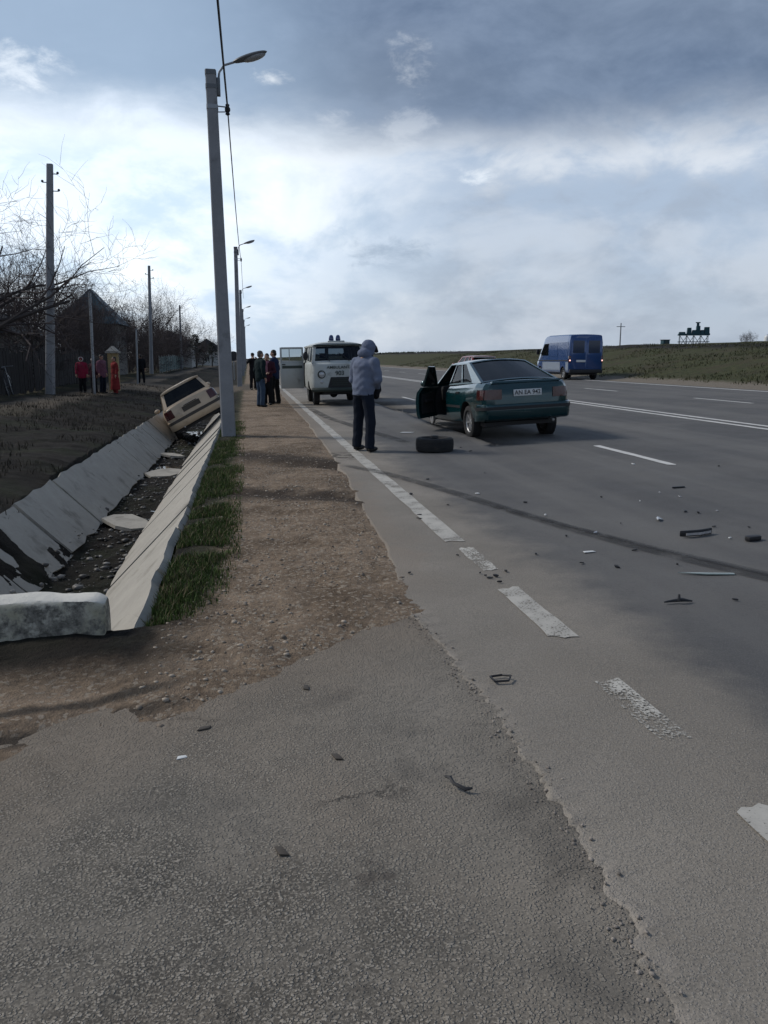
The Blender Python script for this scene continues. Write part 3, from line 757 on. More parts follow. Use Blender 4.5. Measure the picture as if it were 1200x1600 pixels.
def grass_mat(name, lo, hi):
    m, g, b = new_mat(name); ge = g.node('ShaderNodeNewGeometry'); n = g.noise(ge.outputs['Position'], 2.0, 4, 0.6)
    g.put(b.inputs['Base Color'], g.mix(g.math('ADD', g.math('MULTIPLY', ge.outputs['Random Per Island'], 0.6), g.math('MULTIPLY', n, 0.4)), lo, hi)); b.inputs['Roughness'].default_value = 0.7; b.inputs['Specular IOR Level'].default_value = 0.2
    b.inputs['Subsurface Weight'].default_value = 0.0
    return m
n = 80000; Y = 4.45 + 15 * nr.rand(n) ** 1.5; X = -0.72 + 0.62 * nr.rand(n)
rb = np.interp(Y, [4.4, 5.0, 6, 8, 10, 12, 16, 20], [-0.66, -0.42, -0.24, -0.20, -0.22, -0.30, -0.33, -0.3]) + fbm(Y, X * 0, 1.2, 3, 130) * 0.26
ok = (X < rb + 0.26 * nr.rand(n) ** 4) & (fbm(X, Y, 2.4, 3, 131) > -0.10 + 0.12 * nr.rand(n))
X, Y = X[ok], Y[ok]
sw_ = nr.rand(len(X)) < 0.12; blades('dry_grass', X[sw_], Y[sw_], 0.02 + 0.07 * nr.rand(sw_.sum()), grass_mat('dry straw', (0.07, 0.058, 0.03), (0.20, 0.165, 0.09)), 'dry straw mixed into the green grass strip', 'grass', 0.003, 1.3); X, Y = X[~sw_], Y[~sw_]
blades('grass', X, Y, 0.015 + 0.045 * nr.rand(len(X)) ** 1.6, grass_mat('fresh roadside grass', (0.03, 0.055, 0.012), (0.095, 0.14, 0.035)), 'strip of short green grass between the ditch and the dirt shoulder', 'grass', 0.0035, 1.0)
n = 16000; Y = 4.6 + 40 * nr.rand(n) ** 1.7; X = -2.75 - 4.0 * nr.rand(n); ok = fbm(X, Y, 1.2, 3, 133) > -0.02; X, Y = X[ok], Y[ok]
blades('withered_grass', X, Y, 0.03 + 0.09 * nr.rand(len(X)), grass_mat('withered grass', (0.014, 0.012, 0.009), (0.05, 0.043, 0.028)), 'withered grass on the dark bank left of the ditch', 'grass', 0.007, 1.2)
n = 30000; X = 19.6 + 17 * nr.rand(n); Y = 20 + 90 * nr.rand(n) ** 1.4; ok = fbm(X, Y, 0.5, 3, 135) > -0.04; X, Y = X[ok], Y[ok]
blades('bank_grass', X, Y, 0.04 + 0.10 * nr.rand(len(X)), grass_mat('rough bank grass', (0.030, 0.037, 0.017), (0.075, 0.075, 0.036)), 'rough grass covering the embankment right of the road', 'grass', 0.02, 1.1)
# ------------------------------------------------------------------ shared materials for things
m_rubber = pm('tyre rubber', (0.018, 0.018, 0.019), 0.85, var=0.3, scale=12, bump=0.3, bscale=80, dirt=(0.06, 0.052, 0.043), dirt_amt=0.2)
m_black = pm('black plastic', (0.018, 0.018, 0.02), 0.55, var=0.25, bump=0.1)
m_alloy = pm('dull wheel steel', (0.46, 0.46, 0.46), 0.38, 0.8, var=0.2, scale=10, dirt=(0.1, 0.085, 0.07), dirt_amt=0.2)
m_chrome = pm('bright metal', (0.6, 0.6, 0.6), 0.22, 1.0, var=0.1)
m_dark = pm('dark cabin cloth', (0.02, 0.021, 0.023), 0.85, var=0.3, scale=20, bump=0.3, bscale=150)
m_glass = glass_mat('car window glass', (0.55, 0.60, 0.60), thru=0.85)
m_tint = glass_mat('dark car window glass', (0.16, 0.19, 0.20), thru=0.62)
m_redlens = pm('red lamp lens', (0.055, 0.008, 0.008), 0.15, var=0.3, scale=30, bump=0.25, bscale=120, coat=0.6)
m_orange = pm('amber lamp lens', (0.35, 0.12, 0.02), 0.15, var=0.2, scale=30, coat=0.6)
m_clear = pm('clear lamp lens', (0.42, 0.43, 0.44), 0.1, 0.3, var=0.2, scale=30, coat=0.6)
m_plate = pm('white number plate', (0.62, 0.63, 0.62), 0.4, var=0.1)
m_ink = pm('black lettering', (0.012, 0.012, 0.014), 0.6, var=0.1, bump=0)

RING = [(0, 'b', 0), (0.80, 'b', 0.0), (0.93, 'b', 0.03), (0.985, 'b', 0.12), (1.0, 'f', 0.33), (1.0, 'f', 0.62), (0.988, 'f', 0.80)]
def half_ring(w_, zb, zt, tw):
    p_ = [(0, zb), (0.80 * w_, zb), (0.93 * w_, zb + .03), (0.985 * w_, zb + .11), (w_, zb + .33 * (zt - zb)), (w_, zb + .60 * (zt - zb)),
          (w_ * (0.65 + 0.35 * max(tw, 0.96)), zb + .80 * (zt - zb)), (w_ * (0.35 * 1.0 + 0.65 * tw), zt - .055), (tw * w_ * 0.985, zt - .012), (tw * w_ * .8, zt + .006), (tw * w_ * .4, zt + .020), (0, zt + .024)]
    return p_
def loft(st, step=0.06):
    st = sorted(st); ys = [q[0] for q in st]; A = np.array(st)
    yy = sorted(set(list(np.round(np.arange(ys[0], ys[-1], step), 4)) + ys))
    mb = MB(); rings = []
    for y in yy:
        w_, zb, zt, tw = [np.interp(y, A[:, 0], A[:, k]) for k in (1, 2, 3, 4)]
        h = half_ring(w_, zb, zt, tw); full = [(x, y, z) for x, z in h] + [(-x, y, z) for x, z in h[-2:0:-1]]
        rings.append(full)
    n = len(rings[0]); vs = [q for r in rings for q in r]; fs = []
    for i in range(len(rings) - 1):
        for k in range(n): fs.append((i * n + k, i * n + (k + 1) % n, (i + 1) * n + (k + 1) % n, (i + 1) * n + k))
    fs += [tuple(range(n)), tuple((len(rings) - 1) * n + k for k in range(n))]
    return mb.add(vs, fs)
def side_x(st, y, z):
    A = np.array(sorted(st)); w_, zb, zt, tw = [np.interp(y, A[:, 0], A[:, k]) for k in (1, 2, 3, 4)]
    h = half_ring(w_, zb, zt, tw); return float(np.interp(z, [q[1] for q in h[1:9]], [q[0] for q in h[1:9]]))
def bil(a, b, c, d_, bow=0.0, nrm=None):
    a, b, c, d_ = map(Vector, (a, b, c, d_)); nn = (b - a).cross(c - a).normalized() if nrm is None else Vector(nrm)
    return lambda s, t: (a * (1 - s) + b * s) * (1 - t) + (c * (1 - s) + d_ * s) * t + nn * bow * 4 * s * (1 - s)
def cellbox(mb, P, s0, s1, t0, t1, inw, n=1):
    for i in range(n):
        a, b_ = s0 + (s1 - s0) * i / n, s0 + (s1 - s0) * (i + 1) / n
        mb.prism([P(a, t0), P(b_, t0), P(b_, t1), P(a, t1)], inw)
def panelled(mb, P, wins, t0, t1, inw, n=1, skip=()):
    """frame cells of a glazed panel; returns the window cells"""
    br = [0.0] + [q for w_ in wins for q in w_] + [1.0]
    for i in range(len(br) - 1):
        is_win = i % 2 == 1
        if i in skip: continue
        if is_win:
            cellbox(mb, P, br[i], br[i + 1], 0, t0, inw, n); cellbox(mb, P, br[i], br[i + 1], t1, 1, inw, n)
        else: cellbox(mb, P, br[i], br[i + 1], 0, 1, inw, 1)
def pane(P, s0, s1, t0, t1, inw, n=6):
    off = Vector(inw) * 0.4
    return MB().patch(lambda u, v: P(s0 + (s1 - s0) * u, t0 + (t1 - t0) * v) + off, n, 3)
def roof_mb(fl, fr, rl, rr, crown, over=0.0, th=0.035, n=10):
    P = bil(fl, fr, rl, rr)
    def Q(s, t): q = P(s, t); return Vector((q.x * (1 + over), q.y, q.z + crown * (1 - (2 * s - 1) ** 4) * (0.55 + 0.45 * (1 - (2 * t - 1) ** 4))))
    mb = MB(); mb.patch(Q, n, n); mb.patch(lambda s, t: Q(s, t) - Vector((0, 0, th)), n, n)
    for (e0, e1) in (((0, 0), (1, 0)), ((1, 0), (1, 1)), ((1, 1), (0, 1)), ((0, 1), (0, 0))):
        for k in range(n):
            a = Q(*(e0[i] + (e1[i] - e0[i]) * k / n for i in (0, 1))); b_ = Q(*(e0[i] + (e1[i] - e0[i]) * (k + 1) / n for i in (0, 1))); dn = Vector((0, 0, -th))
            mb.add([a, b_, b_ + dn, a + dn], [(0, 1, 2, 3)])
    return mb

def tyre_mb(r, wd):
    pr = [(-wd * .38, r * .63), (-wd * .5, r * .72), (-wd * .5, r * .88), (-wd * .42, r * .97), (-wd * .2, r), (-wd * .19, r * .985), (-wd * .16, r * .985), (-wd * .15, r), (0, r * 1.002), (wd * .15, r), (wd * .16, r * .985), (wd * .19, r * .985), (wd * .2, r), (wd * .42, r * .97), (wd * .5, r * .88), (wd * .5, r * .72), (wd * .38, r * .63)]
    return MB().lathe(pr, 'X', n=36, closed=True)
def rim_mb(r, wd, spokes=7):
    mb = MB(); s = 1
    mb.lathe([(-wd * .36, r * .64), (-wd * .30, r * .60), (wd * .30, r * .60), (wd * .40, r * .645), (wd * .36, r * .665)], 'X', n=36)
    mb.lathe([(wd * .10, r * .60), (wd * .12, r * .02)], 'X', n=36)
    mb.lathe([(wd * .12, r * .22), (wd * .26, r * .20), (wd * .30, r * .13), (wd * .31, 0.001)], 'X', n=18)
    for k in range(spokes):
        a = 2 * math.pi * k / spokes
        def q(x, rr, da): return (x, rr * math.cos(a + da), rr * math.sin(a + da))
        mb.add([q(wd * .13, r * .18, -.30), q(wd * .13, r * .18, .30), q(wd * .13, r * .61, .15), q(wd * .13, r * .61, -.15), q(wd * .27, r * .18, -.22), q(wd * .27, r * .18, .22), q(wd * .30, r * .61, .10), q(wd * .30, r * .61, -.10)],
               [(4, 5, 6, 7), (0, 4, 7, 3), (1, 2, 6, 5), (3, 7, 6, 2)])
    return mb
def wheel(parent, x, y, z, r=0.30, wd=0.19, spokes=7, steer=0.0, rim_mat=None):
    t = tyre_mb(r, wd).build('wheel', m_rubber, parent, smooth=True); t.location = (x, y, z)
    t.rotation_euler = (rng.random() * 3, 0, steer if x > 0 else math.pi + steer)
    rim_mb(r, wd, spokes).build('rim', rim_mat or m_alloy, t, smooth=True); return t
def seat(parent, x, y, z, mat, back=0.62):
    mb = MB().box((x - .24, y - .25, z), (x + .24, y + .25, z + .16), (0.02, 0.02))
    M = Matrix.Translation((x, y - .27, z + .1)) @ Matrix.Rotation(R(12), 4, 'X')
    b_ = MB().box((-.23, -.09, 0), (.23, .05, back), (0.04, 0.02)).xf(M); mb.add(b_.v, b_.f)
    h = MB().box((-.12, -.06, back + .03), (.12, .03, back + .2), (.02, .01)).xf(M); mb.add(h.v, h.f)
    return mb.build('seat', mat, parent, bevel=0.03)
def plate_obj(parent, text, loc, rot, w_=0.52, h_=0.115, name='number_plate', s=0.105):
    p_ = MB().box((-w_ / 2, -h_ / 2, 0), (w_ / 2, h_ / 2, 0.012)).build(name, m_plate, parent, bevel=0.004); p_.location = loc; p_.rotation_euler = rot
    if text:
        t = obj('lettering', text_mesh(text, s, m_ink, 0.001, 0.0015, 0.98), p_); t.location = (0, 0, 0.0135)
    return p_
def cyl_x(x0, x1, y, z, r, mat, n=28):
    mb = MB().tube([(x0, y, z), (x1, y, z)], r, n); return mb.mesh('c', mat)
def boxm(a, b_, mat): return MB().box(a, b_).mesh('c', mat)

def rear_y(st, x, z):
    ys = sorted(q[0] for q in st); yv = ys[0]
    for yv in np.linspace(ys[0], ys[0] + .6, 121):
        if side_x(st, yv, z) >= abs(x): return float(yv)
    return float(yv)

def shell(name, st, mat, wheels, wr, extra=(), parent=None, step=0.06):
    me = loft(st, step).mesh(name, mat)
    cut = []
    for (y, z) in wheels:
        for s in (-1, 1): cut.append(cyl_x(s * 0.55, s * 1.2, y, z, wr * 1.17, m_black))
    me = boolean(me, cut + list(extra))
    auto_smooth(me, 0.5); me.name = name
    return obj(name, me, parent)

# ------------------------------------------------------------------ teal saloon, rear to the camera, driver's door open
m_teal = pm('dark teal car paint', (0.003, 0.038, 0.045), 0.22, 0.35, var=0.12, scale=3, bump=0.0, coat=0.85, dirt=(0.05, 0.055, 0.05), dirt_amt=0.12)
car = empty('saloon_car', (0, 0, 0), 0, 'dark teal saloon car stopped on the road with its front left door open', 'car')
ST = [(-2.16, .60, .40, .86, .90), (-2.12, .74, .33, .945, .90), (-2.04, .80, .30, .975, .90), (-1.7, .835, .26, .985, .89), (-1.3, .85, .24, .965, .88), (-.4, .85, .22, .93, .88), (.6, .85, .22, .91, .88), (1.1, .845, .23, .90, .88), (1.5, .835, .24, .86, .88), (1.95, .80, .27, .78, .88), (2.15, .73, .32, .72, .9), (2.24, .58, .38, .66, .9)]
RA, FA, WR = -1.30, 1.30, 0.30
shell('body', ST, m_teal, [(RA, WR), (FA, WR)], WR, [boxm((-.66, -1.15, .30), (.66, .95, 1.3), m_dark), boxm((-1.0, -.06, .34), (-.6, .90, 1.2), m_dark)], car)
gb_f, gb_r, gt_f, gt_r = (1.02, .745, .905), (-1.86, .735, .975), (.34, .575, 1.335), (-.72, .565, 1.345)     # (y, half width, z)
def side(sgn):
    q = lambda c: (sgn * c[1], c[0], c[2])
    return bil(q(gb_f), q(gb_r), q(gt_f), q(gt_r))
WINS = [(.055, .325), (.36, .615), (.64, .84)]
frame = MB()
for sgn in (-1, 1):
    P = side(sgn); inw = Vector((-sgn * .035, 0, -.012))
    if sgn == 1:
        panelled(frame, P, WINS, .07, .93, inw)
    else:
        cellbox(frame, P, 0, .03, 0, 1, inw); cellbox(frame, P, .03, .335, .955, 1, inw); cellbox(frame, P, .34, .36, 0, 1, inw)
        for (a, b_) in WINS[1:]:
            cellbox(frame, P, a, b_, 0, .07, inw); cellbox(frame, P, a, b_, .93, 1, inw)
        cellbox(frame, P, .615, .64, 0, 1, inw); cellbox(frame, P, .84, 1, 0, 1, inw)
q = lambda c, s: (s * c[1], c[0], c[2])
PW = bil(q(gb_f, -1), q(gb_f, 1), q(gt_f, -1), q(gt_f, 1), 0.05, (0, .6, .8)); PR = bil(q(gb_r, -1), q(gb_r, 1), q(gt_r, -1), q(gt_r, 1), 0.06, (0, -.6, .8))
panelled(frame, PW, [(.05, .95)], .05, .93, Vector((0, -.02, -.03)), 8); panelled(frame, PR, [(.035, .965)], .04, .95, Vector((0, .02, -.03)), 8)
frame.build('window_frame', m_teal, car)
rm = roof_mb(q(gt_f, -1), q(gt_f, 1), q(gt_r, -1), q(gt_r, 1), 0.055)
rm.build('roof', m_teal, car, smooth=True)
pane(PW, .05, .95, .05, .93, (0, -.02, -.03)).build('windscreen', m_glass, car, smooth=True)
pane(PR, .035, .965, .04, .95, (0, .02, -.03)).build('rear_window', m_tint, car, smooth=True)
for sgn in (-1, 1):
    for i, (a, b_) in enumerate(WINS):
        if sgn == -1 and i == 0: continue
        pane(side(sgn), a, b_, .07, .93, (-sgn * .035, 0, -.012)).build('side_window', m_glass, car)
# rear: lamps, plate, bumper, boot lid seam and spoiler lip
for s in (-1, 1):
    lp = MB().patch(lambda u, v: Vector((s * (.46 + .30 * u + .012), rear_y(ST, .46 + .30 * u, .68 + .17 * v) - .012, .68 + .17 * v)), 8, 3)
    lp.patch(lambda u, v: Vector((s * (side_x(ST, -2.08 + .22 * u, .68 + .17 * v) + .012), -2.08 + .22 * u, .68 + .17 * v)), 4, 3).build('tail_lamp', m_redlens, car, smooth=True)
bp = MB(); nn = 18
prof = [(-.02, .60), (-.075, .585), (-.09, .52), (-.085, .42), (-.05, .34), (.02, .31)]
def brow(u): a = (u - .5) * 2; x = .855 * math.copysign(min(1, abs(a) * 1.06), a); yb = -2.12 + (.30 * max(0, (abs(a) - .80) / .20) ** 1.6); return x, yb
vs = []
for i in range(nn * 2 + 1):
    x, yb = brow(i / (nn * 2)); ax = 1.0 - max(0, (abs(i / nn - 1) - .8)) * 2
    for (dy_, z) in prof: vs.append((x + math.copysign(.012, x), yb + dy_ * ax, z))
k = len(prof); fs = [(i * k + j, i * k + j + 1, (i + 1) * k + j + 1, (i + 1) * k + j) for i in range(nn * 2) for j in range(k - 1)]
bp.add(vs, fs).build('rear_bumper', m_teal, car, smooth=True)
st_ = MB()
vs = []
for i in range(nn * 2 + 1):
    x, yb = brow(i / (nn * 2)); ax = 1.0 - max(0, (abs(i / nn - 1) - .8)) * 2
    for z in (.50, .555): vs.append((x + math.copysign(.018, x), yb - .098 * ax, z))
st_.add(vs, [(i * 2, i * 2 + 1, i * 2 + 3, i * 2 + 2) for i in range(nn * 2)]).build('bumper_strip', m_black, car, smooth=True)
plate_obj(car, 'AN EA 942', (0.0, -2.172, .78), (R(90), 0, 0))
MB().box((-.64, -2.15, .955), (.64, -2.00, .992), (0.02, 0.02)).build('boot_lip', m_teal, car, bevel=0.008)
MB().tube([(.45, -2.05, .30), (.45, -2.24, .28)], .022, 10).build('exhaust', m_alloy, car)
MB().box((-.68, -1.85, .20), (.68, 1.9, .27)).build('underbody', m_black, car)
# right front door mirror, handles, side rubbing strip
for s in (1, -1):
    MB().patch(lambda u, v: Vector((s * (side_x(ST, -1.0 + 1.0 * u, .52 + .05 * v) + .006), -.98 + .88 * u, .52 + .045 * v)), 6, 1).build('rubbing_strip', m_black, car)
    h = MB().box((-.012, -.09, -.018), (.016, .09, .018)).build('door_handle', m_black, car, bevel=.006); h.location = (s * (side_x(ST, -.8, .80) + .006), -.82, .80)
MB().ball((.93, .82, .98), (.10, .05, .07), 12, 8).build('mirror', m_teal, car, smooth=True)
# creases left by the crash on the front left wing
MB().prism([(-.83, 1.5, .62), (-.86, 1.9, .50), (-.72, 2.22, .44), (-.55, 2.28, .58), (-.62, 2.1, .74), (-.78, 1.75, .80)], (0, .03, .03)).build('crumpled_wing', m_teal, car)
# cabin
for x in (-.36, .36): seat(car, x, .05, .34, m_dark)
MB().box((-.60, -1.05, .34), (.60, -.55, .52)).add(*(lambda m: (m.v, m.f))(MB().box((-.60, -1.15, .50), (.60, -1.0, .98)))).build('rear_seat', m_dark, car, bevel=0.04)
MB().box((-.66, .70, .60), (.66, 1.02, .90), (0, .05)).build('dashboard', m_dark, car, bevel=0.03)
sw = MB().lathe([(0.012 * math.cos(a), .18 + 0.012 * math.sin(a)) for a in np.linspace(0, 6.283, 7)[:-1]], 'Y', n=20, closed=True).build('steering_wheel', m_black, car, smooth=True); sw.location = (-.36, .58, .86); sw.rotation_euler = (R(-25), 0, 0)
for (x, y, z) in ((-.72, RA, WR - .03), (.72, RA, WR - .075), (.72, FA, WR - .01)): wheel(car, x, y, z)
MB().lathe([(-.05, .02), (-.05, .13), (.0, .13), (.02, .06), (.05, .05), (.05, .001)], 'X', (-.72, FA, .24), 20).build('brake_hub', m_alloy, car, smooth=True)
# open door: built closed against its hinge, then swung
hx, hy = -.845, .90
door = MB()
def dP(u, v):
    y = .90 - .965 * u; z = .30 + .61 * v; return Vector((-side_x(ST, y, z) - hx, y - hy, z))
door.patch(dP, 6, 6); door.patch(lambda u, v: dP(u, v) + Vector((.06, 0, 0)), 6, 6)
for (a, b_) in (((0, 0), (1, 0)), ((1, 0), (1, 1)), ((1, 1), (0, 1)), ((0, 1), (0, 0))):
    for k in range(6):
        p0 = dP(a[0] + (b_[0] - a[0]) * k / 6, a[1] + (b_[1] - a[1]) * k / 6); p1 = dP(a[0] + (b_[0] - a[0]) * (k + 1) / 6, a[1] + (b_[1] - a[1]) * (k + 1) / 6); o_ = Vector((.06, 0, 0))
        door.add([p0, p1, p1 + o_, p0 + o_], [(0, 1, 2, 3)])
PL = side(-1); PD = lambda s, t: PL(s, t) - Vector((hx, hy, 0))
inw = Vector((.03, 0, -.01))
cellbox(door, PD, .035, .06, 0, .95, inw); cellbox(door, PD, .315, .335, 0, .95, inw); cellbox(door, PD, .06, .315, .90, .95, inw); cellbox(door, PD, .06, .315, 0, .03, inw)
d_o = door.build('door', m_teal, car); d_o.location = (hx, hy, 0); d_o.rotation_euler = (0, 0, R(-36))
pane(PD, .06, .315, .03, .90, inw).build('door_window', m_glass, d_o)
MB().patch(lambda u, v: dP(.10 + .78 * u, .14 + .66 * v) + Vector((.072, 0, 0)), 4, 4).build('door_trim', m_dark, d_o)
MB().box((.07, -.70, .60), (.12, -.25, .66)).build('arm_rest', m_black, d_o, bevel=.012)
MB().ball((-.10, -.16, .97), (.10, .05, .07), 12, 8).build('mirror', m_teal, d_o, smooth=True)
car.location = (4.82, 15.55, 0.135); car.rotation_mode = 'ZYX'
car.rotation_mode = 'XYZ'
car.matrix_world = Matrix.Translation((4.70, 15.62, 0.085)) @ Matrix.Rotation(R(3.0), 4, 'Z') @ Matrix.Rotation(R(-1.6), 4, 'X') @ Matrix.Rotation(R(-2.6), 4, 'Y')

# ------------------------------------------------------------------ off-white ambulance van facing the camera
m_uaz = pm('chalky grey-white van paint', (0.43, 0.455, 0.44), 0.5, var=0.10, scale=3, bump=0.03, coat=0.2, dirt=(0.16, 0.15, 0.13), dirt_amt=0.25)
m_uazd = pm('dark green bumper paint', (0.025, 0.035, 0.03), 0.6, var=0.2)
m_stripe = pm('dark grey-green stripe', (0.05, 0.065, 0.06), 0.6, var=0.25, scale=14)
m_wsg = glass_mat('van windscreen glass', (0.30, 0.36, 0.42), (0.012, 0.02, 0.04), 0.72)
uz = empty('ambulance_van', (0, 0, 0), 0, 'off-white boxy ambulance van facing the camera with its side door open', 'van')
SU = [(-2.20, .72, .66, 1.37, .96), (-2.15, .88, .56, 1.395, .97), (-2.02, .955, .48, 1.40, .975), (-1.8, .97, .46, 1.40, .975), (1.55, .97, .46, 1.40, .975), (1.85, .96, .48, 1.40, .97), (2.0, .93, .50, 1.395, .965), (2.10, .86, .53, 1.38, .96), (2.16, .74, .56, 1.355, .95), (2.19, .55, .60, 1.33, .94)]
shell('body', SU, m_uaz, [(-1.05, .37), (1.25, .37)], .37, [boxm((.45, -1.30, .60), (1.3, -.45, 1.6), m_dark), boxm((-.85, -1.9, .62), (.85, 1.75, 1.6), m_dark)], uz)
bf, br_, tf, tr_ = (2.03, .90, 1.385), (-2.12, .91, 1.39), (1.78, .81, 1.96), (-2.02, .83, 1.96)
def side_u(sgn):
    q_ = lambda c: (sgn * c[1], c[0], c[2]); return bil(q_(bf), q_(br_), q_(tf), q_(tr_))
WU = [(.045, .25), (.31, .46), (.59, .78), (.82, .95)]
fr_ = MB()
for sgn in (-1, 1):
    P = side_u(sgn); inw = Vector((-sgn * .04, 0, -.004))
    if sgn == -1: panelled(fr_, P, WU, .12, .88, inw)
    else:
        for (a, b_) in ((.045, .25), (.31, .46), (.82, .95)):
            cellbox(fr_, P, a, b_, 0, .12, inw); cellbox(fr_, P, a, b_, .88, 1, inw)
        for (a, b_) in ((0, .045), (.25, .31), (.46, .60), (.81, .82), (.95, 1)): cellbox(fr_, P, a, b_, 0, 1, inw)
        cellbox(fr_, P, .60, .81, .90, 1, inw)
PWu = bil(q(bf, -1), q(bf, 1), q(tf, -1), q(tf, 1), 0.07, (0, .9, .3)); PRu = bil(q(br_, -1), q(br_, 1), q(tr_, -1), q(tr_, 1), 0.05, (0, -1, .1))
panelled(fr_, PWu, [(.055, .945)], .10, .90, Vector((0, -.035, -.01)), 8); panelled(fr_, PRu, [(.12, .46), (.54, .88)], .15, .85, Vector((0, .035, 0)), 4)
fr_.build('window_frame', m_uaz, uz)
roof_mb((-.845, 1.86, 1.955), (.845, 1.86, 1.955), (-.86, -2.07, 1.955), (.86, -2.07, 1.955), 0.125, 0.0, .05).build('roof', m_uaz, uz, smooth=True)
MB().tube([(-.80, 1.86, 1.945), (0, 1.905, 1.955), (.80, 1.86, 1.945)], .022, 8).build('rain_gutter', m_uazd, uz, smooth=True)
pane(PWu, .055, .945, .10, .90, (0, -.035, -.01), 10).build('windscreen', m_wsg, uz, smooth=True)
for (a, b_) in ((.12, .46), (.54, .88)): pane(PRu, a, b_, .15, .85, (0, .035, 0)).build('rear_window', m_glass, uz)
for sgn in (-1, 1):
    for i, (a, b_) in enumerate(WU):
        if sgn == 1 and i == 2: continue
        pane(side_u(sgn), a, b_, .12, .88, (-sgn * .04, 0, 0)).build('side_window', m_glass, uz)
def fy(x, z):   # front face depth of the body at x, z
    A = np.array(sorted(SU)); ysn = np.linspace(2.19, 1.9, 60)
    for yv in ysn:
        if side_x(SU, yv, z) >= abs(x): return yv
    return 1.9
for s in (-1, 1):
    x, z = s * .60, 1.02; yv = fy(x, z)
    hl = MB().lathe([(0.0, .135), (.035, .13), (.045, .105), (.02, .10)], 'Y', (x, yv - .02, z), 24).build('headlight', m_uazd, uz, smooth=True)
    MB().lathe([(.005, .103), (.035, .085), (.05, .045), (.054, .001)], 'Y', (x, yv - .02, z), 24).build('lens', m_clear, hl, smooth=True)
    MB().lathe([(0, .05), (.03, .045), (.045, .02), (.048, .001)], 'Y', (x, fy(x, .78) - .005, .78), 16).build('side_lamp', m_clear if s == 1 else m_orange, uz, smooth=True)
gl_ = MB()
vsg = [(-.30, fy(.3, .9) + .012, .93), (.30, fy(.3, .9) + .012, .93), (.40, fy(.4, .66) + .012, .62), (.40, fy(.4, .66) + .02, .45), (-.40, fy(.4, .66) + .02, .45), (-.40, fy(.4, .66) + .012, .62)]
gl_.prism(vsg, (0, -.05, 0)).build('radiator_grille', m_black, uz)
for k in range(4): MB().box((-.28, 2.20, .66 + .065 * k), (.28, 2.225, .69 + .065 * k)).build('grille_bar', m_uazd, uz)
MB().tube([(-.90, 2.12, .53), (-.6, 2.32, .53), (.6, 2.32, .53), (.90, 2.12, .53)], .07, 8).build('bumper', m_uazd, uz, smooth=True)
t = obj('lettering', text_mesh('AMBULANTA', .125, m_stripe, .001, .002, 1.15), uz); t.rotation_euler = (R(90), 0, R(180)); t.location = (0, 2.215, 1.24)
t2 = obj('lettering', text_mesh('903', .20, m_stripe, .001, .003, 1.0), uz); t2.rotation_euler = (R(90), 0, R(180)); t2.location = (0, 2.225, 1.05)
for x in (-.35, .30): MB().tube([(x, 2.10, 1.43), (x + .18, 2.06, 1.60), (x + .36, 2.02, 1.70)], .010, 5).build('wiper', m_black, uz)
# beacon bar
bb = MB().box((-.28, 1.25, 2.055), (.28, 1.42, 2.10)).build('beacon_bracket', m_uaz, uz, bevel=.01)
m_blue = pm('blue beacon glass', (0.015, 0.035, 0.12), 0.15, var=0.2, coat=0.8)
for x in (-.07, .16):
    MB().lathe([(2.10, .075), (2.13, .085), (2.20, .08), (2.26, .062), (2.285, .03), (2.29, .001)], 'Z', (x, 1.33, 0), 16).build('beacon', m_blue, bb, smooth=True)
# mirrors on arms
for s in (-1, 1):
    mr = MB().tube([(s * .90, 1.92, 1.42), (s * 1.06, 1.96, 1.50), (s * 1.08, 1.96, 1.66)], .013, 6).build('mirror_arm', m_black, uz)
    MB().ball((s * 1.09, 1.95, 1.62), (.085, .03, .14), 12, 8).build('mirror', m_black, mr, smooth=True)
for x in (-.40, .40): seat(uz, x, 1.05, .80, m_dark)
MB().box((-.85, 1.60, 1.0), (.85, 1.90, 1.36), (0, .05)).build('dashboard', m_dark, uz, bevel=.03)
for (x, y) in ((-.73, -1.05), (.73, -1.05), (-.73, 1.25), (.73, 1.25)): wheel(uz, x, y, .37, .37, .21, 5, 0, m_uaz)
MB().tube([(-.75, 1.25, .37), (.75, 1.25, .37)], .045, 8).ball((.12, 1.25, .37), .14).build('axle', m_black, uz, smooth=True)
MB().tube([(-.75, -1.05, .37), (.75, -1.05, .37)], .045, 8).build('axle', m_black, uz, smooth=True)
MB().box((-.55, -2.0, .38), (.55, 2.0, .60)).build('chassis', m_black, uz)
# side door swung out square to the van
sd = MB(); sd.box((0, -.02, .50 - .02), (.86, .03, 1.40)); 
for (a, b_) in (((0, -.02, 1.40), (.06, .02, 1.93)), ((.80, -.02, 1.40), (.86, .02, 1.93)), ((.06, -.02, 1.40), (.80, .02, 1.46)), ((.06, -.02, 1.87), (.80, .02, 1.93)), ((.50, -.015, 1.46), (.53, .015, 1.87))): sd.box(a, b_)
sdo = sd.build('door', m_uaz, uz, bevel=.008); sdo.location = (.965, -.98, 0); sdo.rotation_euler = (0, 0, R(4))
for (a, b_) in ((.06, .50), (.53, .80)): MB().add([(a, 0, 1.46), (b_, 0, 1.46), (b_, 0, 1.87), (a, 0, 1.87)], [(0, 1, 2, 3)]).build('door_window', m_glass, sdo)
MB().box((.05, .03, 1.19), (.80, .035, 1.29)).build('door_stripe', m_stripe, sdo)
MB().box((.68, .03, 1.32), (.80, .06, 1.35)).build('door_handle', m_black, sdo, bevel=.006)
uz.location = (2.78, 26.95, 0.02 * 2.78); uz.rotation_euler = (0, R(1.0), R(180)); uz.scale = (.93, .95, .95)

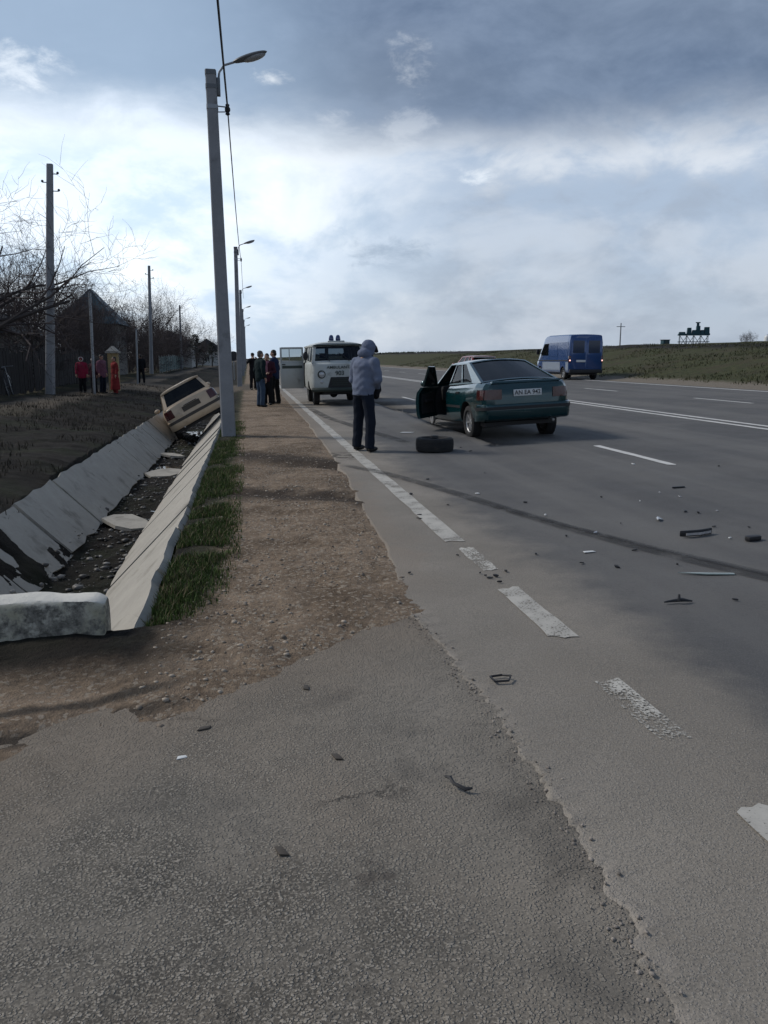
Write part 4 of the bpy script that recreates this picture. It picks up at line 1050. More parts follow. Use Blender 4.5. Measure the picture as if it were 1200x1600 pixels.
# ------------------------------------------------------------------ blue van on the far side
m_vblue = pm('dark blue van paint', (0.010, 0.055, 0.19), 0.24, 0.2, var=0.03, scale=1.2, bump=0, coat=0.9)
m_vgrey = pm('pale blue-grey road reflection', (0.24, 0.29, 0.36), 0.45, 0.2, var=0.12, scale=4, coat=0.4)  # road light reflected low on the van, put into a pale colour
m_vglass = pm('blue tinted rear glass', (0.010, 0.026, 0.065), 0.12, var=0.1, bump=0, coat=0.5)
van = empty('panel_van', (17.92, 44.05, 0.36), 0, 'dark blue panel van with brake lights on, stopped at the far road edge', 'van')
SVN = [(-2.62, .90, .42, 2.30, .86), (-2.57, .955, .36, 2.38, .875), (-2.3, .965, .34, 2.41, .88), (.6, .965, .34, 2.42, .88), (1.0, .965, .34, 2.38, .88), (1.25, .965, .34, 2.27, .88), (1.95, .955, .34, 1.45, .90), (2.10, .94, .34, 1.28, .90), (2.45, .88, .36, 1.08, .90), (2.62, .75, .40, .92, .9), (2.68, .55, .45, .80, .9)]
shell('body', SVN, m_vblue, [(-1.75, .33), (1.75, .33)], .33, (), van)
def vpanel(y0, y1, z0, z1, s, off=.006, n=6): return MB().patch(lambda u, v: Vector((s * (side_x(SVN, y0 + (y1 - y0) * u, z0 + (z1 - z0) * v) + off), y0 + (y1 - y0) * u, z0 + (z1 - z0) * v)), n, 4)
for s in (-1, 1):
    vpanel(-2.4, -1.05, 1.25, 2.0, s, .010).build('side_panel', m_vblue, van); vpanel(-.95, .35, 1.25, 2.0, s, .010).build('side_panel', m_vblue, van)
    sw = MB().prism([(s * (side_x(SVN, 1.0, 1.5) + .006), y_, z_) for (y_, z_) in ((.45, 1.30), (1.60, 1.30), (1.58, 1.48), (1.10, 1.95), (.45, 1.97))], (-s * .02, 0, 0)).build('door_window', m_tint, van)
    vpanel(-1.36, 1.34, .42, .95, s, .010, 10).build('reflection_panel', m_vgrey, van); vpanel(-2.5, -2.16, .42, .95, s, .010).build('reflection_panel', m_vgrey, van)  # raised pale strips stand in for the road's reflection in the paint
    vpanel(-2.5, 2.2, 1.00, 1.05, s, .014, 20).build('rubbing_strip', m_black, van)
    lm = MB().box((s * .97 - .11 if s > 0 else -.97, -2.625, .92), (.97 if s > 0 else -.97 + .11, -2.52, 1.28)).build('tail_lamp', m_redlens, van, bevel=.01)
    me_, g_, b_ = new_mat('lit brake lamp'); b_.inputs['Emission Color'].default_value = (1.0, 0.62, 0.55, 1); b_.inputs['Emission Strength'].default_value = 2.2; b_.inputs['Base Color'].default_value = (.5, .1, .1, 1)
    g_.put(b_.inputs['Emission Strength'], g_.ss(g_.noise(g_.node('ShaderNodeTexCoord').outputs['Object'], 20), 0.2, 0.8, 0.7, 1.4))
    MB().box((s * .915 - .035, -2.645, 1.0), (s * .915 + .035, -2.628, 1.07)).build('brake_light', me_, lm)
    ma = MB().tube([(s * .95, 1.55, 1.42), (s * 1.12, 1.60, 1.46)], .02, 6).build('mirror_arm', m_black, van); MB().box((s * 1.16 - .09, 1.55, 1.36), (s * 1.16 + .09, 1.65, 1.68)).build('mirror', m_black, ma, bevel=.02)
    dr = MB().box((min(s * .03, s * .86), -2.632, .55), (max(s * .03, s * .86), -2.615, 2.22)).build('rear_door', m_vblue, van, bevel=.006)
    MB().box((min(s * .12, s * .76), -2.640, 1.42), (max(s * .12, s * .76), -2.634, 2.08)).build('rear_window', m_vglass, dr)
plate_obj(van, '', (-.30, -2.645, 1.0), (R(90), 0, 0))
MB().box((-.93, -2.72, .36), (.93, -2.55, .56)).build('rear_bumper', m_black, van, bevel=.03)
pw = MB().add([(-.80, 1.98, 1.47), (.80, 1.98, 1.47), (.76, 1.26, 2.26), (-.76, 1.26, 2.26)], [(0, 1, 2, 3)]).build('windscreen', m_tint, van); pw.location = (0, .03, .03)
for s in (-1, 1): MB().ball((s * .66, 2.52, .84), (.18, .08, .12), 12, 8).build('headlight', m_clear, van, smooth=True)
for (x, y) in ((-.82, -1.75), (.82, -1.75), (-.82, 1.75), (.82, 1.75)): wheel(van, x, y, .33, .33, .21, 6)
MB().box((-.75, -2.4, .26), (.75, 2.3, .40)).build('underbody', m_black, van)

# ------------------------------------------------------------------ hatchbacks: beige one in the ditch, red one far off
def hatch(name, mat, label, plate, trim):
    c = empty(name, (0, 0, 0), 0, label, 'car')
    S = [(-1.84, .56, .40, .80, .93), (-1.80, .72, .34, .90, .93), (-1.70, .785, .28, .93, .92), (-1.2, .81, .24, .93, .90), (.6, .81, .22, .90, .90), (1.0, .805, .22, .89, .9), (1.4, .79, .24, .82, .9), (1.7, .73, .30, .74, .9), (1.80, .58, .36, .66, .9)]
    shell('body', S, mat, [(-1.20, .28), (1.22, .28)], .28, [boxm((-.64, -1.5, .32), (.64, .85, 1.4), m_dark)], c)
    a0, c0, a1, c1 = (.98, .715, .89), (-1.74, .725, .915), (.30, .555, 1.345), (-1.46, .575, 1.345)
    W_ = [(.06, .40), (.44, .72), (.76, .92)]; f_ = MB()
    for s in (-1, 1):
        P = bil((s * a0[1], a0[0], a0[2]), (s * c0[1], c0[0], c0[2]), (s * a1[1], a1[0], a1[2]), (s * c1[1], c1[0], c1[2]))
        panelled(f_, P, W_, .07, .93, Vector((-s * .035, 0, -.01)))
        for (u, v) in W_: pane(P, u, v, .07, .93, (-s * .035, 0, -.01)).build('side_window', m_glass, c)
    A = bil(q(a0, -1), q(a0, 1), q(a1, -1), q(a1, 1), .05, (0, .6, .8)); B = bil(q(c0, -1), q(c0, 1), q(c1, -1), q(c1, 1), .05, (0, -1, .3))
    panelled(f_, A, [(.05, .95)], .05, .93, Vector((0, -.02, -.03)), 8); panelled(f_, B, [(.07, .93)], .10, .90, Vector((0, .03, -.01)), 8)
    f_.build('window_frame', mat, c)
    pane(A, .05, .95, .05, .93, (0, -.02, -.03)).build('windscreen', m_glass, c, smooth=True); pane(B, .07, .93, .10, .90, (0, .03, -.01)).build('rear_window', m_tint, c, smooth=True)
    roof_mb(q(a1, -1), q(a1, 1), (-.59, -1.53, 1.345), (.59, -1.53, 1.345), .05).build('roof', mat, c, smooth=True)
    for s in (-1, 1):
        lp = MB().patch(lambda u, v: Vector((s * (.54 + .19 * u + .010), rear_y(S, .54 + .19 * u, .62 + .24 * v) - .012, .62 + .24 * v)), 6, 4)
        lp.patch(lambda u, v: Vector((s * (side_x(S, -1.78 + .16 * u, .62 + .24 * v) + .012), -1.78 + .16 * u, .62 + .24 * v)), 3, 4).build('tail_lamp', m_redlens, c, smooth=True)
    tg = MB().patch(lambda u, v: Vector((-.50 + 1.0 * u, -1.848 + .03 * (2 * u - 1) ** 2 + .02 * v, .55 + .33 * v)), 8, 3).build('tailgate', mat, c, smooth=True)
    MB().box((-.27, -1.856, .64), (.27, -1.845, .78)).build('plate_recess', trim, tg); MB().tube([(-.2, -1.86, .80), (.2, -1.86, .80)], .012, 6).build('tailgate_handle', m_black, tg)
    vs = []; pf = [(-.0, .56), (-.06, .54), (-.07, .46), (-.06, .36), (0, .28)]
    for i in range(25):
        a = i / 12 - 1; x = .82 * math.copysign(min(1, abs(a) * 1.04), a) if a else 0; yb = -1.80 + .28 * max(0, (abs(a) - .78) / .22) ** 1.6
        for (dy_, z) in pf: vs.append((x, yb + dy_, z))
    MB().add(vs, [(i * 5 + j, i * 5 + j + 1, (i + 1) * 5 + j + 1, (i + 1) * 5 + j) for i in range(24) for j in range(4)]).build('rear_bumper', mat, c, smooth=True)
    vs2 = [(x_ * 1.005, y_ - .006, z_) for (x_, y_, z_) in [vs[i * 5 + j] for i in range(25) for j in (1, 2)]]
    MB().add(vs2, [(i * 2, i * 2 + 1, i * 2 + 3, i * 2 + 2) for i in range(24)]).build('bumper_strip', trim, c, smooth=True)
    for x in (-.34, .34): seat(c, x, .05, .32, m_dark)
    MB().box((-.6, -1.2, .50), (.6, -1.02, .95)).build('rear_seat', m_dark, c, bevel=.04)
    for s in (-1, 1):
        MB().ball((s * .88, .78, .95), (.09, .05, .065), 10, 8).build('mirror', mat, c, smooth=True)
        MB().ball((s * .55, 1.70, .62), (.17, .08, .09), 10, 8).build('headlight', m_clear, c, smooth=True)
    MB().tube([(-1.0 + .55, -1.6, .27), (-.45, -1.86, .27)], .02, 8).build('exhaust', m_alloy, c)
    MB().box((-.72, -1.6, .18), (.72, 1.5, .26)).build('underbody', m_black, c)
    for (x, y) in ((-.70, -1.20), (.70, -1.20), (-.70, 1.22), (.70, 1.22)): wheel(c, x, y, .28, .28, .17, 6)
    return c
m_beige = pm('faded beige car paint', (0.50, 0.385, 0.265), 0.45, 0.05, var=0.12, scale=3, coat=0.5, bump=0.02, dirt=(0.16, 0.125, 0.09), dirt_amt=0.3)
m_btrim = pm('brownish bumper strip', (0.06, 0.05, 0.04), 0.7, var=0.2)
bg_ = hatch('hatchback_car', m_beige, 'beige hatchback tipped over on its left side in the concrete ditch', '', m_btrim)
bg_.matrix_world = Matrix.Translation((-1.50, 24.9, -.50)) @ Matrix.Rotation(R(7), 4, 'Z') @ Matrix.Rotation(R(-3), 4, 'X') @ Matrix.Rotation(R(-28), 4, 'Y')
m_red = pm('red car paint', (0.22, 0.022, 0.02), 0.4, var=0.1, coat=0.6)
rd = hatch('hatchback_car', m_red, 'red car far off on the road, only its roof showing above the teal saloon', '', m_black)
rd.location = (11.6, 41.0, .25); rd.rotation_euler = (0, 0, R(2))
MB().box((-.58, -1.66, 1.30), (.58, -1.50, 1.335)).build('roof_spoiler', m_plate, rd, bevel=.01)

# ------------------------------------------------------------------ wheel lying on the road
wl = empty('loose_wheel', (2.86, 12.30, 0.062), 0.4, 'black car wheel lying flat on the asphalt in front of the teal saloon', 'wheel')
t = tyre_mb(.30, .215).build('tyre', m_rubber, wl, smooth=True); t.rotation_euler = (0, R(-90), 0); t.location = (0, 0, .1075)
t = rim_mb(.30, .215, 6).build('rim', m_black, wl, smooth=True); t.rotation_euler = (0, R(-90), 0); t.location = (0, 0, .1075)
MB().lathe([(.12, .05), (.20, .045), (.21, .06), (.245, .055), (.25, .001)], 'Z', n=14).build('hub_stub', m_black, wl, smooth=True)

# ------------------------------------------------------------------ street lamps and wires
m_conc = pm('grey pole concrete', (0.26, 0.265, 0.275), 0.9, var=0.22, scale=3, bump=0.35, bscale=30, spec=0.2, dirt=(0.10, 0.10, 0.10), dirt_amt=0.2)
m_galv = pm('galvanised steel', (0.30, 0.32, 0.34), 0.5, 0.6, var=0.2)
m_lum = pm('grey lamp housing', (0.13, 0.14, 0.15), 0.5, 0.3, var=0.2)
m_lens = pm('lamp bowl', (0.30, 0.31, 0.32), 0.2, var=0.2, coat=0.5)
def tapered(mb, b0, b1, w0, w1, d0, d1, ch=0.18):
    """chamfered square post from b0 to b1"""
    vs = []
    for (c, w_, d_) in ((b0, w0, d0), (b1, w1, d1)):
        for (sx_, sy_) in ((-1, -1 + ch), (-1 + ch, -1), (1 - ch, -1), (1, -1 + ch), (1, 1 - ch), (1 - ch, 1), (-1 + ch, 1), (-1, 1 - ch)): vs.append((c[0] + sx_ * w_ / 2, c[1] + sy_ * d_ / 2, c[2]))
    return mb.add(vs, [(i, (i + 1) % 8, 8 + (i + 1) % 8, 8 + i) for i in range(8)] + [tuple(range(7, -1, -1)), tuple(range(8, 16))])
def street_lamp(x, y, H, lean, label, detail=True, zb=None):
    zb = gz(x, y) - .05 if zb is None else zb
    o = empty('street_lamp', (x, y, zb), 0, label, 'street lamp', 'concrete street lamps along the ditch')
    lx = lean
    at = lambda h, dx_=0: Vector((lx * h / H + dx_, 0, h))
    tapered(MB(), (0, 0, -.1), (lx, 0, H), .27, .185, .27, .185).build('post', m_conc, o)
    for h in ((H - .05, H - .28, H - .62) if detail else (H - .3,)):
        b_ = MB(); c = at(h); wd = .27 + (.185 - .27) * h / H + .014; tapered(b_, (c.x, 0, h - .035), (c.x, 0, h + .035), wd, wd, wd, wd); b_.build('band', m_galv if h < H - .5 else m_lum, o)
    c = at(H - .25)
    if detail:
        MB().box((c.x + .09, -.05, H - .42), (c.x + .16, .05, H - .12)).build('clamp_box', m_lum, o, bevel=.01)
        c2 = at(H - .62); MB().tube([(c2.x + .09, 0, H - .59), (c2.x + .26, 0, H - .60)], .012, 6).tube([(c2.x + .09, 0, H - .69), (c2.x + .25, 0, H - .68)], .010, 6).build('wire_bracket', m_galv, o)
        MB().lathe([(-.10, .02), (-.08, .045), (-.05, .03), (-.02, .05), (.02, .05), (.05, .03), (.08, .04), (.10, .015)], 'Z', (c2.x + .27, 0, H - .64), 10).build('insulator', m_black, o, smooth=True)
    MB().tube([(c.x + .11, 0, H - .3), (c.x + .15, 0, H - .02), (c.x + .24, 0, H + .10), (c.x + .42, 0, H + .16)], .021, 8).build('arm', m_galv, o, smooth=True)
    a0 = Vector((c.x + .36, 0, H + .145)); dr = Vector((.62, -.05, .20)).normalized(); rot = dr.to_track_quat('X', 'Z').to_matrix()
    hd = MB().ball(a0 + dr * .36, (.33, .11, .05), 14, 10, rot).build('lamp_head', m_lum, o, smooth=True)
    MB().ball(a0 + dr * .44 - Vector((0, 0, .035)), (.22, .10, .055), 12, 8, rot).build('lamp_bowl', m_lens, hd, smooth=True)
    return o
LPX = [(-.42, 15.93, 6.62, -.09), (-.50, 44.6, 7.3, .02), (-.50, 72, 7.3, .0), (-.50, 99, 7.3, 0), (-.50, 126, 7.3, 0), (-.50, 153, 7.3, 0)]
LBL = ['nearest tall concrete street lamp standing between the ditch and the dirt shoulder', 'second street lamp along the shoulder, beyond the beige car', 'third street lamp in the receding row', 'fourth street lamp in the receding row', 'fifth street lamp in the receding row', 'farthest street lamp in the receding row']
for i, (x, y, H, ln) in enumerate(LPX): street_lamp(x, y, H, ln, LBL[i], i < 2)
m_wire = pm('black cable', (0.012, 0.012, 0.013), 0.6, var=0.1, bump=0)
def cable(name, a, b_, sag, r, label, n=24):
    a, b_ = Vector(a), Vector(b_); pts = [a.lerp(b_, k / n) - Vector((0, 0, sag * 4 * (k / n) * (1 - k / n))) for k in range(n + 1)]
    return tag(MB().tube(pts, r, 5).build(name, m_wire, None, smooth=True), label, 'cable', 'overhead lamp cables')
hk = lambda i: (LPX[i][0] + LPX[i][3] * .9 + .27, LPX[i][1], LPX[i][2] - .66)
cable('overhead_cable', (-.28, -11.5, 6.15), hk(0), .20, .017, 'black overhead cable running up out of the picture from the nearest street lamp')
cable('overhead_cable', hk(0), hk(1), .55, .013, 'overhead cable between the nearest and the second street lamp')
cable('overhead_cable', hk(1), (-.23, 72, 6.6), .6, .012, 'overhead cable between the second and the third street lamp')
# ------------------------------------------------------------------ people
def cloth(name, col, rough=0.9, var=0.25): return pm(name, col, rough, var=var, scale=9, bump=0.35, bscale=170, spec=0.15, bdist=0.003)
m_skin = pm('skin', (0.36, 0.21, 0.15), 0.55, var=0.12, scale=20, bump=0.1, bscale=120)
m_shoe = pm('black shoe leather', (0.016, 0.015, 0.015), 0.55, var=0.3)
m_eye = pm('eye', (0.02, 0.017, 0.015), 0.2, bump=0)
def hand(mb, w_, d_, side, curl=0.5, thick=0.010):
    """palm and five curled fingers at wrist w_, pointing along d_"""
    w_, d_ = Vector(w_), Vector(d_).normalized(); up = Vector((0, 0, 1)); lat = d_.cross(up)
    if lat.length < .2: lat = Vector((0, 1, 0)) - d_ * d_.y
    lat.normalize(); nrm = lat.cross(d_)
    mb.tube([w_ - d_ * .03, w_ + d_ * .03, w_ + d_ * .075], [.026, .036, .034], 8)
    for k in range(4):
        b_ = w_ + d_ * .075 + lat * (.026 - .0175 * k); L = (.034, .040, .037, .028)[k]; pts = [b_]; dd = d_.copy()
        for j in range(3):
            dd = (dd - nrm * math.tan(curl * .55)).normalized(); pts.append(pts[-1] + dd * L * (1, .75, .6)[j])
        mb.tube(pts, [thick, thick * .95, thick * .85, thick * .7], 6)
    t0 = w_ + d_ * .02 + lat * (.032 * side); mb.tube([t0, t0 + (d_ * .6 + lat * side * .8 - nrm * .3).normalized() * .04, t0 + (d_ * .85 + lat * side * .45 - nrm * .5).normalized() * .075], [.013, .0115, .009], 6)
def oval_tube(rings, n=18):
    vs = [(rx * math.cos(2 * math.pi * k / n), ry_ * math.sin(2 * math.pi * k / n), z) for (z, rx, ry_) in rings for k in range(n)]
    fs = [(i * n + k, i * n + (k + 1) % n, (i + 1) * n + (k + 1) % n, (i + 1) * n + k) for i in range(len(rings) - 1) for k in range(n)]
    return vs, fs + [tuple(range(n)), tuple((len(rings) - 1) * n + k for k in range(n))]
ARM_REST = lambda s: [(s * .19, 0, 1.40), (s * .25, -.03, 1.14), (s * .25, .05, .90)]
def person(loc, rz, H, jacket, trousers, label, head='hair', headmat=None, arms=None, lean=0.0, nod=0.0, hem=0.86, stance=0.11, vox=0.02, bulk=1.0, skirt=None, zb=None, shoes=None, step=0.0, tilt=0.0):
    s = H / 1.75; zb = gz(loc[0], loc[1]) if zb is None else zb
    o = empty('person', (loc[0], loc[1], zb), rz, label, 'person'); o.scale = (s, s, s); o.rotation_euler = (0, R(tilt), rz)
    arms = arms or [ARM_REST(-1), ARM_REST(1)]
    ML = Matrix.Translation((0, 0, .93)) @ Matrix.Rotation(R(-lean), 4, 'X') @ Matrix.Translation((0, 0, -.93))
    MH = ML @ Matrix.Translation((0, 0, 1.50)) @ Matrix.Rotation(R(-nod), 4, 'X') @ Matrix.Translation((0, 0, -1.50))
    legs = [[(-.085, 0, .92), (-stance, .03 + step, .50), (-stance - .01, -.01 + step, .09)], [(.085, 0, .92), (stance, .03 - step, .50), (stance + .01, -.01 - step, .09)]]
    # body under the clothes, with head and hands
    b_ = MB(); hd = MB()
    hd.ball((0, -.005, 1.655), (.077, .094, .093)).ball((0, .022, 1.595), (.058, .070, .068)).tube([(0, -.01, 1.42), (0, 0, 1.58)], [.062, .055], 10)
    hd.tube([(0, .086, 1.645), (0, .113, 1.605), (0, .090, 1.598)], [.011, .017, .013], 6).ball((0, .083, 1.565), (.026, .012, .012))
    for e in (-1, 1): hd.ball((e * .079, -.005, 1.625), (.012, .022, .033))
    hd.xf(MH); b_.add(hd.v, hd.f)
    up = MB().ball((0, 0, 1.30), (.15, .10, .17)).ball((0, 0, 1.05), (.14, .10, .16))
    for k, a in enumerate(arms):
        up.tube(a, [.045, .038, .026], 8); d_ = Vector(a[2]) - Vector(a[1]); hand(up, a[2], d_, 1 if k else -1, 0.7, .010 if vox < .015 else .013)
    up.xf(ML); b_.add(up.v, up.f)
    for l in legs: b_.tube([(l[0][0], 0, 1.0)] + l + [(l[2][0], l[2][1] + .10, .05)], [.07, .07, .05, .035, .03], 8)
    obj('body', remesh(b_, .009 if vox < .015 else .012, 3, m_skin), o)
    for e in (-1, 1):
        ey = MB().ball((0, 0, 0), .011, 8, 6).build('eye', m_eye, o); ey.location = MH @ Vector((e * .031, .087, 1.642))
    # jacket
    j = MB()
    j.ball((0, -.005, 1.33), (.195 * bulk, .135 * bulk, .16)).ball((0, 0, 1.15), (.175 * bulk, .125 * bulk, .17)).ball((0, 0, hem + .12), (.185 * bulk, .135 * bulk, .14)).add(*oval_tube([(hem + .0, .168 * bulk, .122 * bulk), (hem + .12, .175 * bulk, .13 * bulk), (1.15, .176 * bulk, .128 * bulk), (1.33, .192 * bulk, .132 * bulk), (1.42, .17 * bulk, .11 * bulk)])).tube([(-.15, 0, 1.43), (.15, 0, 1.43)], .078, 10).tube([(0, 0, 1.40), (0, .0, 1.53)], [.10, .075], 12)
    for a in arms: j.tube([a[0], a[1], Vector(a[1]).lerp(Vector(a[2]), .93)], [.082 * bulk, .066 * bulk, .050 * bulk], 10).ball(a[0], .083 * bulk).ball(a[1], .066 * bulk)
    j.xf(ML)
    obj('jacket', remesh(j, vox, 5, jacket, .007, 8), o)
    if head == 'hood_up':
        h = MB().ball((0, -.015, 1.655), (.115, .125, .125)).ball((0, -.045, 1.52), (.125, .10, .08)).ball((0, .01, 1.58), (.10, .10, .10)).xf(MH)
        obj('hood', remesh(h, vox, 4, headmat or jacket, .004, 14), o)
    elif head == 'hood_trim':
        h = MB().ball((0, -.02, 1.655), (.108, .11, .12)).xf(MH); obj('hood', remesh(h, vox, 3, jacket), o)
        t = MB().lathe([(.022 * math.cos(a), .098 + .022 * math.sin(a)) for a in np.linspace(0, 6.283, 7)[:-1]], 'Y', n=14, closed=True); t.xf(Matrix.Translation((0, .065, 1.65))).xf(MH); t.build('fur_trim', headmat, o, smooth=True)
    elif head == 'hat':
        h = MB().ball((0, -.01, 1.695), (.088, .10, .085)).lathe([(1.66, .094), (1.69, .10), (1.705, .09)], 'Z', n=14).ball((0, -.02, 1.79), .03).xf(MH); obj('woolly_hat', remesh(h, vox, 2, headmat), o)
    elif head == 'cap':
        h = MB().ball((0, -.01, 1.695), (.086, .10, .075)).tube([(0, .05, 1.685), (0, .15, 1.672)], [.078, .055], 10, sx=1.0)
        h.v = [(x, y, 1.68 + (z - 1.68) * (0.25 if y > .09 else 1)) for (x, y, z) in h.v]; h.xf(MH); obj('cap', remesh(h, .012, 2, headmat), o)
    else:
        h = MB().ball((0, -.018, 1.675), (.085, .098, .088)).ball((0, -.05, 1.61), (.072, .06, .07)).xf(MH); obj('hair', remesh(h, vox, 2, headmat or m_dark, .004, 30), o)
    # trousers or skirt, shoes
    t = MB().ball((0, 0, .93), (.165, .12, .11))
    for l in legs: t.tube([(l[0][0], 0, .95)] + l[:2] + [Vector(l[2]) + Vector((0, 0, -.035))], [.105, .105, .085, .077], 10)
    obj('trousers', remesh(t, vox, 4, trousers, .006, 7), o)
    if skirt: obj('skirt', remesh(MB().tube([(0, 0, hem + .2), (0, 0, .6), (0, 0, .22)], [.17, .2, .22], 16), vox, 3, skirt, .008, 6), o)
    for l in legs:
        x, y, z = l[2]; sh = MB().ball((x, y + .06, .045), (.048, .135, .045)).ball((x, y - .01, .07), (.045, .055, .06)); sh.v = [(a, c, max(e, .004)) for (a, c, e) in sh.v]
        sh.build('shoe', shoes or m_shoe, o, smooth=True)
    return o
c_grey = cloth('grey hooded sweatshirt', (0.14, 0.165, 0.23)); c_navy = cloth('dark navy trousers', (0.012, 0.016, 0.026)); c_black = cloth('black cloth', (0.012, 0.012, 0.014))
c_green = cloth('dark green jacket cloth', (0.010, 0.020, 0.022)); c_jean = cloth('blue jeans', (0.045, 0.07, 0.11)); c_blue = cloth('navy blue jacket cloth', (0.015, 0.024, 0.060))
c_pink = cloth('pink scarf cloth', (0.26, 0.12, 0.15)); c_maroon = cloth('maroon coat cloth', (0.05, 0.016, 0.026)); c_red = cloth('red puffer cloth', (0.25, 0.02, 0.05)); c_mauve = cloth('mauve coat cloth', (0.17, 0.075, 0.105)); c_rust = cloth('rust red coat cloth', (0.20, 0.028, 0.028))
c_white = cloth('white fur', (0.6, 0.58, 0.56)); m_hair = pm('dark hair', (0.016, 0.012, 0.010), 0.6, var=0.3, scale=30, bump=0.5, bscale=120); m_hairg = pm('greying hair', (0.09, 0.08, 0.075), 0.7, var=0.3, scale=30)
front_hold = lambda s: [(s * .19, 0, 1.40), (s * .275, .0, 1.13), (s * .10, .25, 1.12)]
person((1.77, 12.62), R(-50), 1.74, c_grey, c_navy, 'person in grey hooded sweatshirt with hood up, standing on the edge line', 'hood_up', c_grey, [[(-.19, 0, 1.40), (-.265, .03, 1.14), (-.06, .22, 1.04)], [(.19, 0, 1.40), (.265, .03, 1.14), (.06, .24, 1.02)]], 6, 26, .88, .155, .012, 1.14, zb=.043, step=.03)
MHm = Matrix.Translation((0, 0, .93)) @ Matrix.Rotation(R(-6), 4, 'X') @ Matrix.Translation((0, 0, -.93)) @ Matrix.Translation((0, 0, 1.50)) @ Matrix.Rotation(R(-26), 4, 'X') @ Matrix.Translation((0, 0, -1.50))
hm = bpy.data.objects['person']
cp_ = MB().ball((0, .035, 1.69), (.088, .10, .085)).tube([(0, .09, 1.70), (0, .19, 1.685)], [.075, .05], 10); cp_.v = [(x, y, 1.695 + (z - 1.695) * (.28 if y > .12 else 1)) for (x, y, z) in cp_.v]
obj('cap', remesh(cp_.xf(MHm), .012, 2, c_black), hm)
obj('beard', remesh(MB().ball((0, .07, 1.575), (.062, .05, .055)).xf(MHm), .012, 2, m_hair), hm)
# a dark bundled jacket held in front
obj('carried_jacket', remesh(MB().ball((.05, .24, 1.00), (.10, .09, .13)).ball((.09, .20, .93), (.08, .07, .11)).ball((.0, .25, 1.05), (.09, .06, .07)), .015, 3, c_black, .008, 12), hm)
person((.34, 25.1), R(-62), 1.70, c_green, c_jean, 'person in dark green jacket and blue jeans on the dirt shoulder', 'hair', m_hairg, None, 2, 4, .80, .10, .02, 1.1, zb=.03)
person((.58, 26.0), R(165), 1.62, c_maroon, c_black, 'person with pink scarf standing between the green and the blue jacket', 'hair', m_hair, [[(-.19, 0, 1.40), (-.26, .02, 1.14), (-.10, .22, 1.10)], ARM_REST(1)], 0, 6, .80, .09, .02, 1.0, zb=.03)
sc = MB().lathe([(1.36, .105), (1.42, .115), (1.48, .10), (1.50, .08)], 'Z', n=14).box((-.05, .10, 1.12), (.06, .145, 1.42)).build('scarf', c_pink, bpy.data.objects['person.002'], smooth=True)
person((.84, 26.55), R(70), 1.74, c_blue, c_black, 'person in navy blue jacket standing next to the open van door', 'hair', m_hair, [[(-.19, 0, 1.40), (-.25, .06, 1.15), (-.06, .20, 1.02)], ARM_REST(1)], 2, 8, .80, .13, .02, 1.08, zb=.03, step=.05)
person((.20, 39.0), R(200), 1.72, c_black, c_black, 'person in black farther down the shoulder behind the small group', 'cap', c_black, [[(-.19, 0, 1.40), (-.30, .10, 1.30), (-.10, .24, 1.50)], [(.19, 0, 1.40), (.30, .10, 1.30), (.10, .24, 1.50)]], 0, 0, .84, .10, .025, zb=.03)
person((-6.58, 34.0), R(180), 1.42, c_red, c_black, 'child in red puffer coat with white hood trim, left of the steel post', 'hood_trim', c_white, None, 0, 2, .72, .09, .02, 1.12)
person((-6.26, 34.7), R(150), 1.40, c_maroon, c_black, 'child in white hat behind the red puffer coat', 'hat', c_white, None, 0, 4, .78, .09, .02, 1.1)
person((-5.90, 34.5), R(-120), 1.56, c_mauve, c_navy, 'person in mauve coat and dark trousers right of the steel post', 'hair', m_hair, None, 0, 6, .72, .10, .02, 1.1)
person((-5.32, 34.0), R(120), 1.50, c_rust, c_rust, 'person dressed all in rust red by the ochre gate pillar', 'hair', m_hair, None, 0, 0, .62, .09, .02, 1.15, skirt=c_rust)
person((-6.05, 48.0), R(20), 1.62, c_black, c_black, 'person in dark clothes walking alone along the garden path', 'hair', m_hair, None, 0, 0, .84, .11, .025, step=.14)

# ------------------------------------------------------------------ gardens on the left: fence, poles, houses
m_wood = pm('old dark fence wood', (0.030, 0.028, 0.027), 0.9, var=0.45, scale=5, bump=0.5, bscale=25)
fen = empty('board_fence', (-8.35, 24, 0), 0, 'old dark wooden board fence along the gardens', 'fence')
pl = MB().box((-.012, -.068, 0), (.012, .068, 1.52)).mesh('board', m_wood)
y = 25.0; i = 0
while y < 52:
    z0 = gz(-8.35, y)
    if rng.random() > .03:
        b_ = obj('board', pl, fen); b_.location = (rng.uniform(-.01, .01), y - 24, z0 + .04 + rng.uniform(-.05, .05)); b_.rotation_euler = (rng.uniform(-.02, .02), 0, rng.uniform(-.05, .05)); b_.scale = (1, 1, rng.uniform(.95, 1.08))
    if i % 15 == 0:
        q_ = MB().box((-.14, -.06, -.2), (-.03, .06, 1.62)).build('post', m_wood, fen); q_.location = (0, y - 24 + .08, z0)
        for h in (.35, 1.25):
            q_ = MB().box((-.05, 0, h), (-.012, 2.5, h + .08)).build('rail', m_wood, fen); q_.location = (0, y - 24, z0)
    y += .165; i += 1
m_upole = pm('weathered utility pole', (0.27, 0.275, 0.285), 0.9, var=0.25, scale=4, bump=0.4)
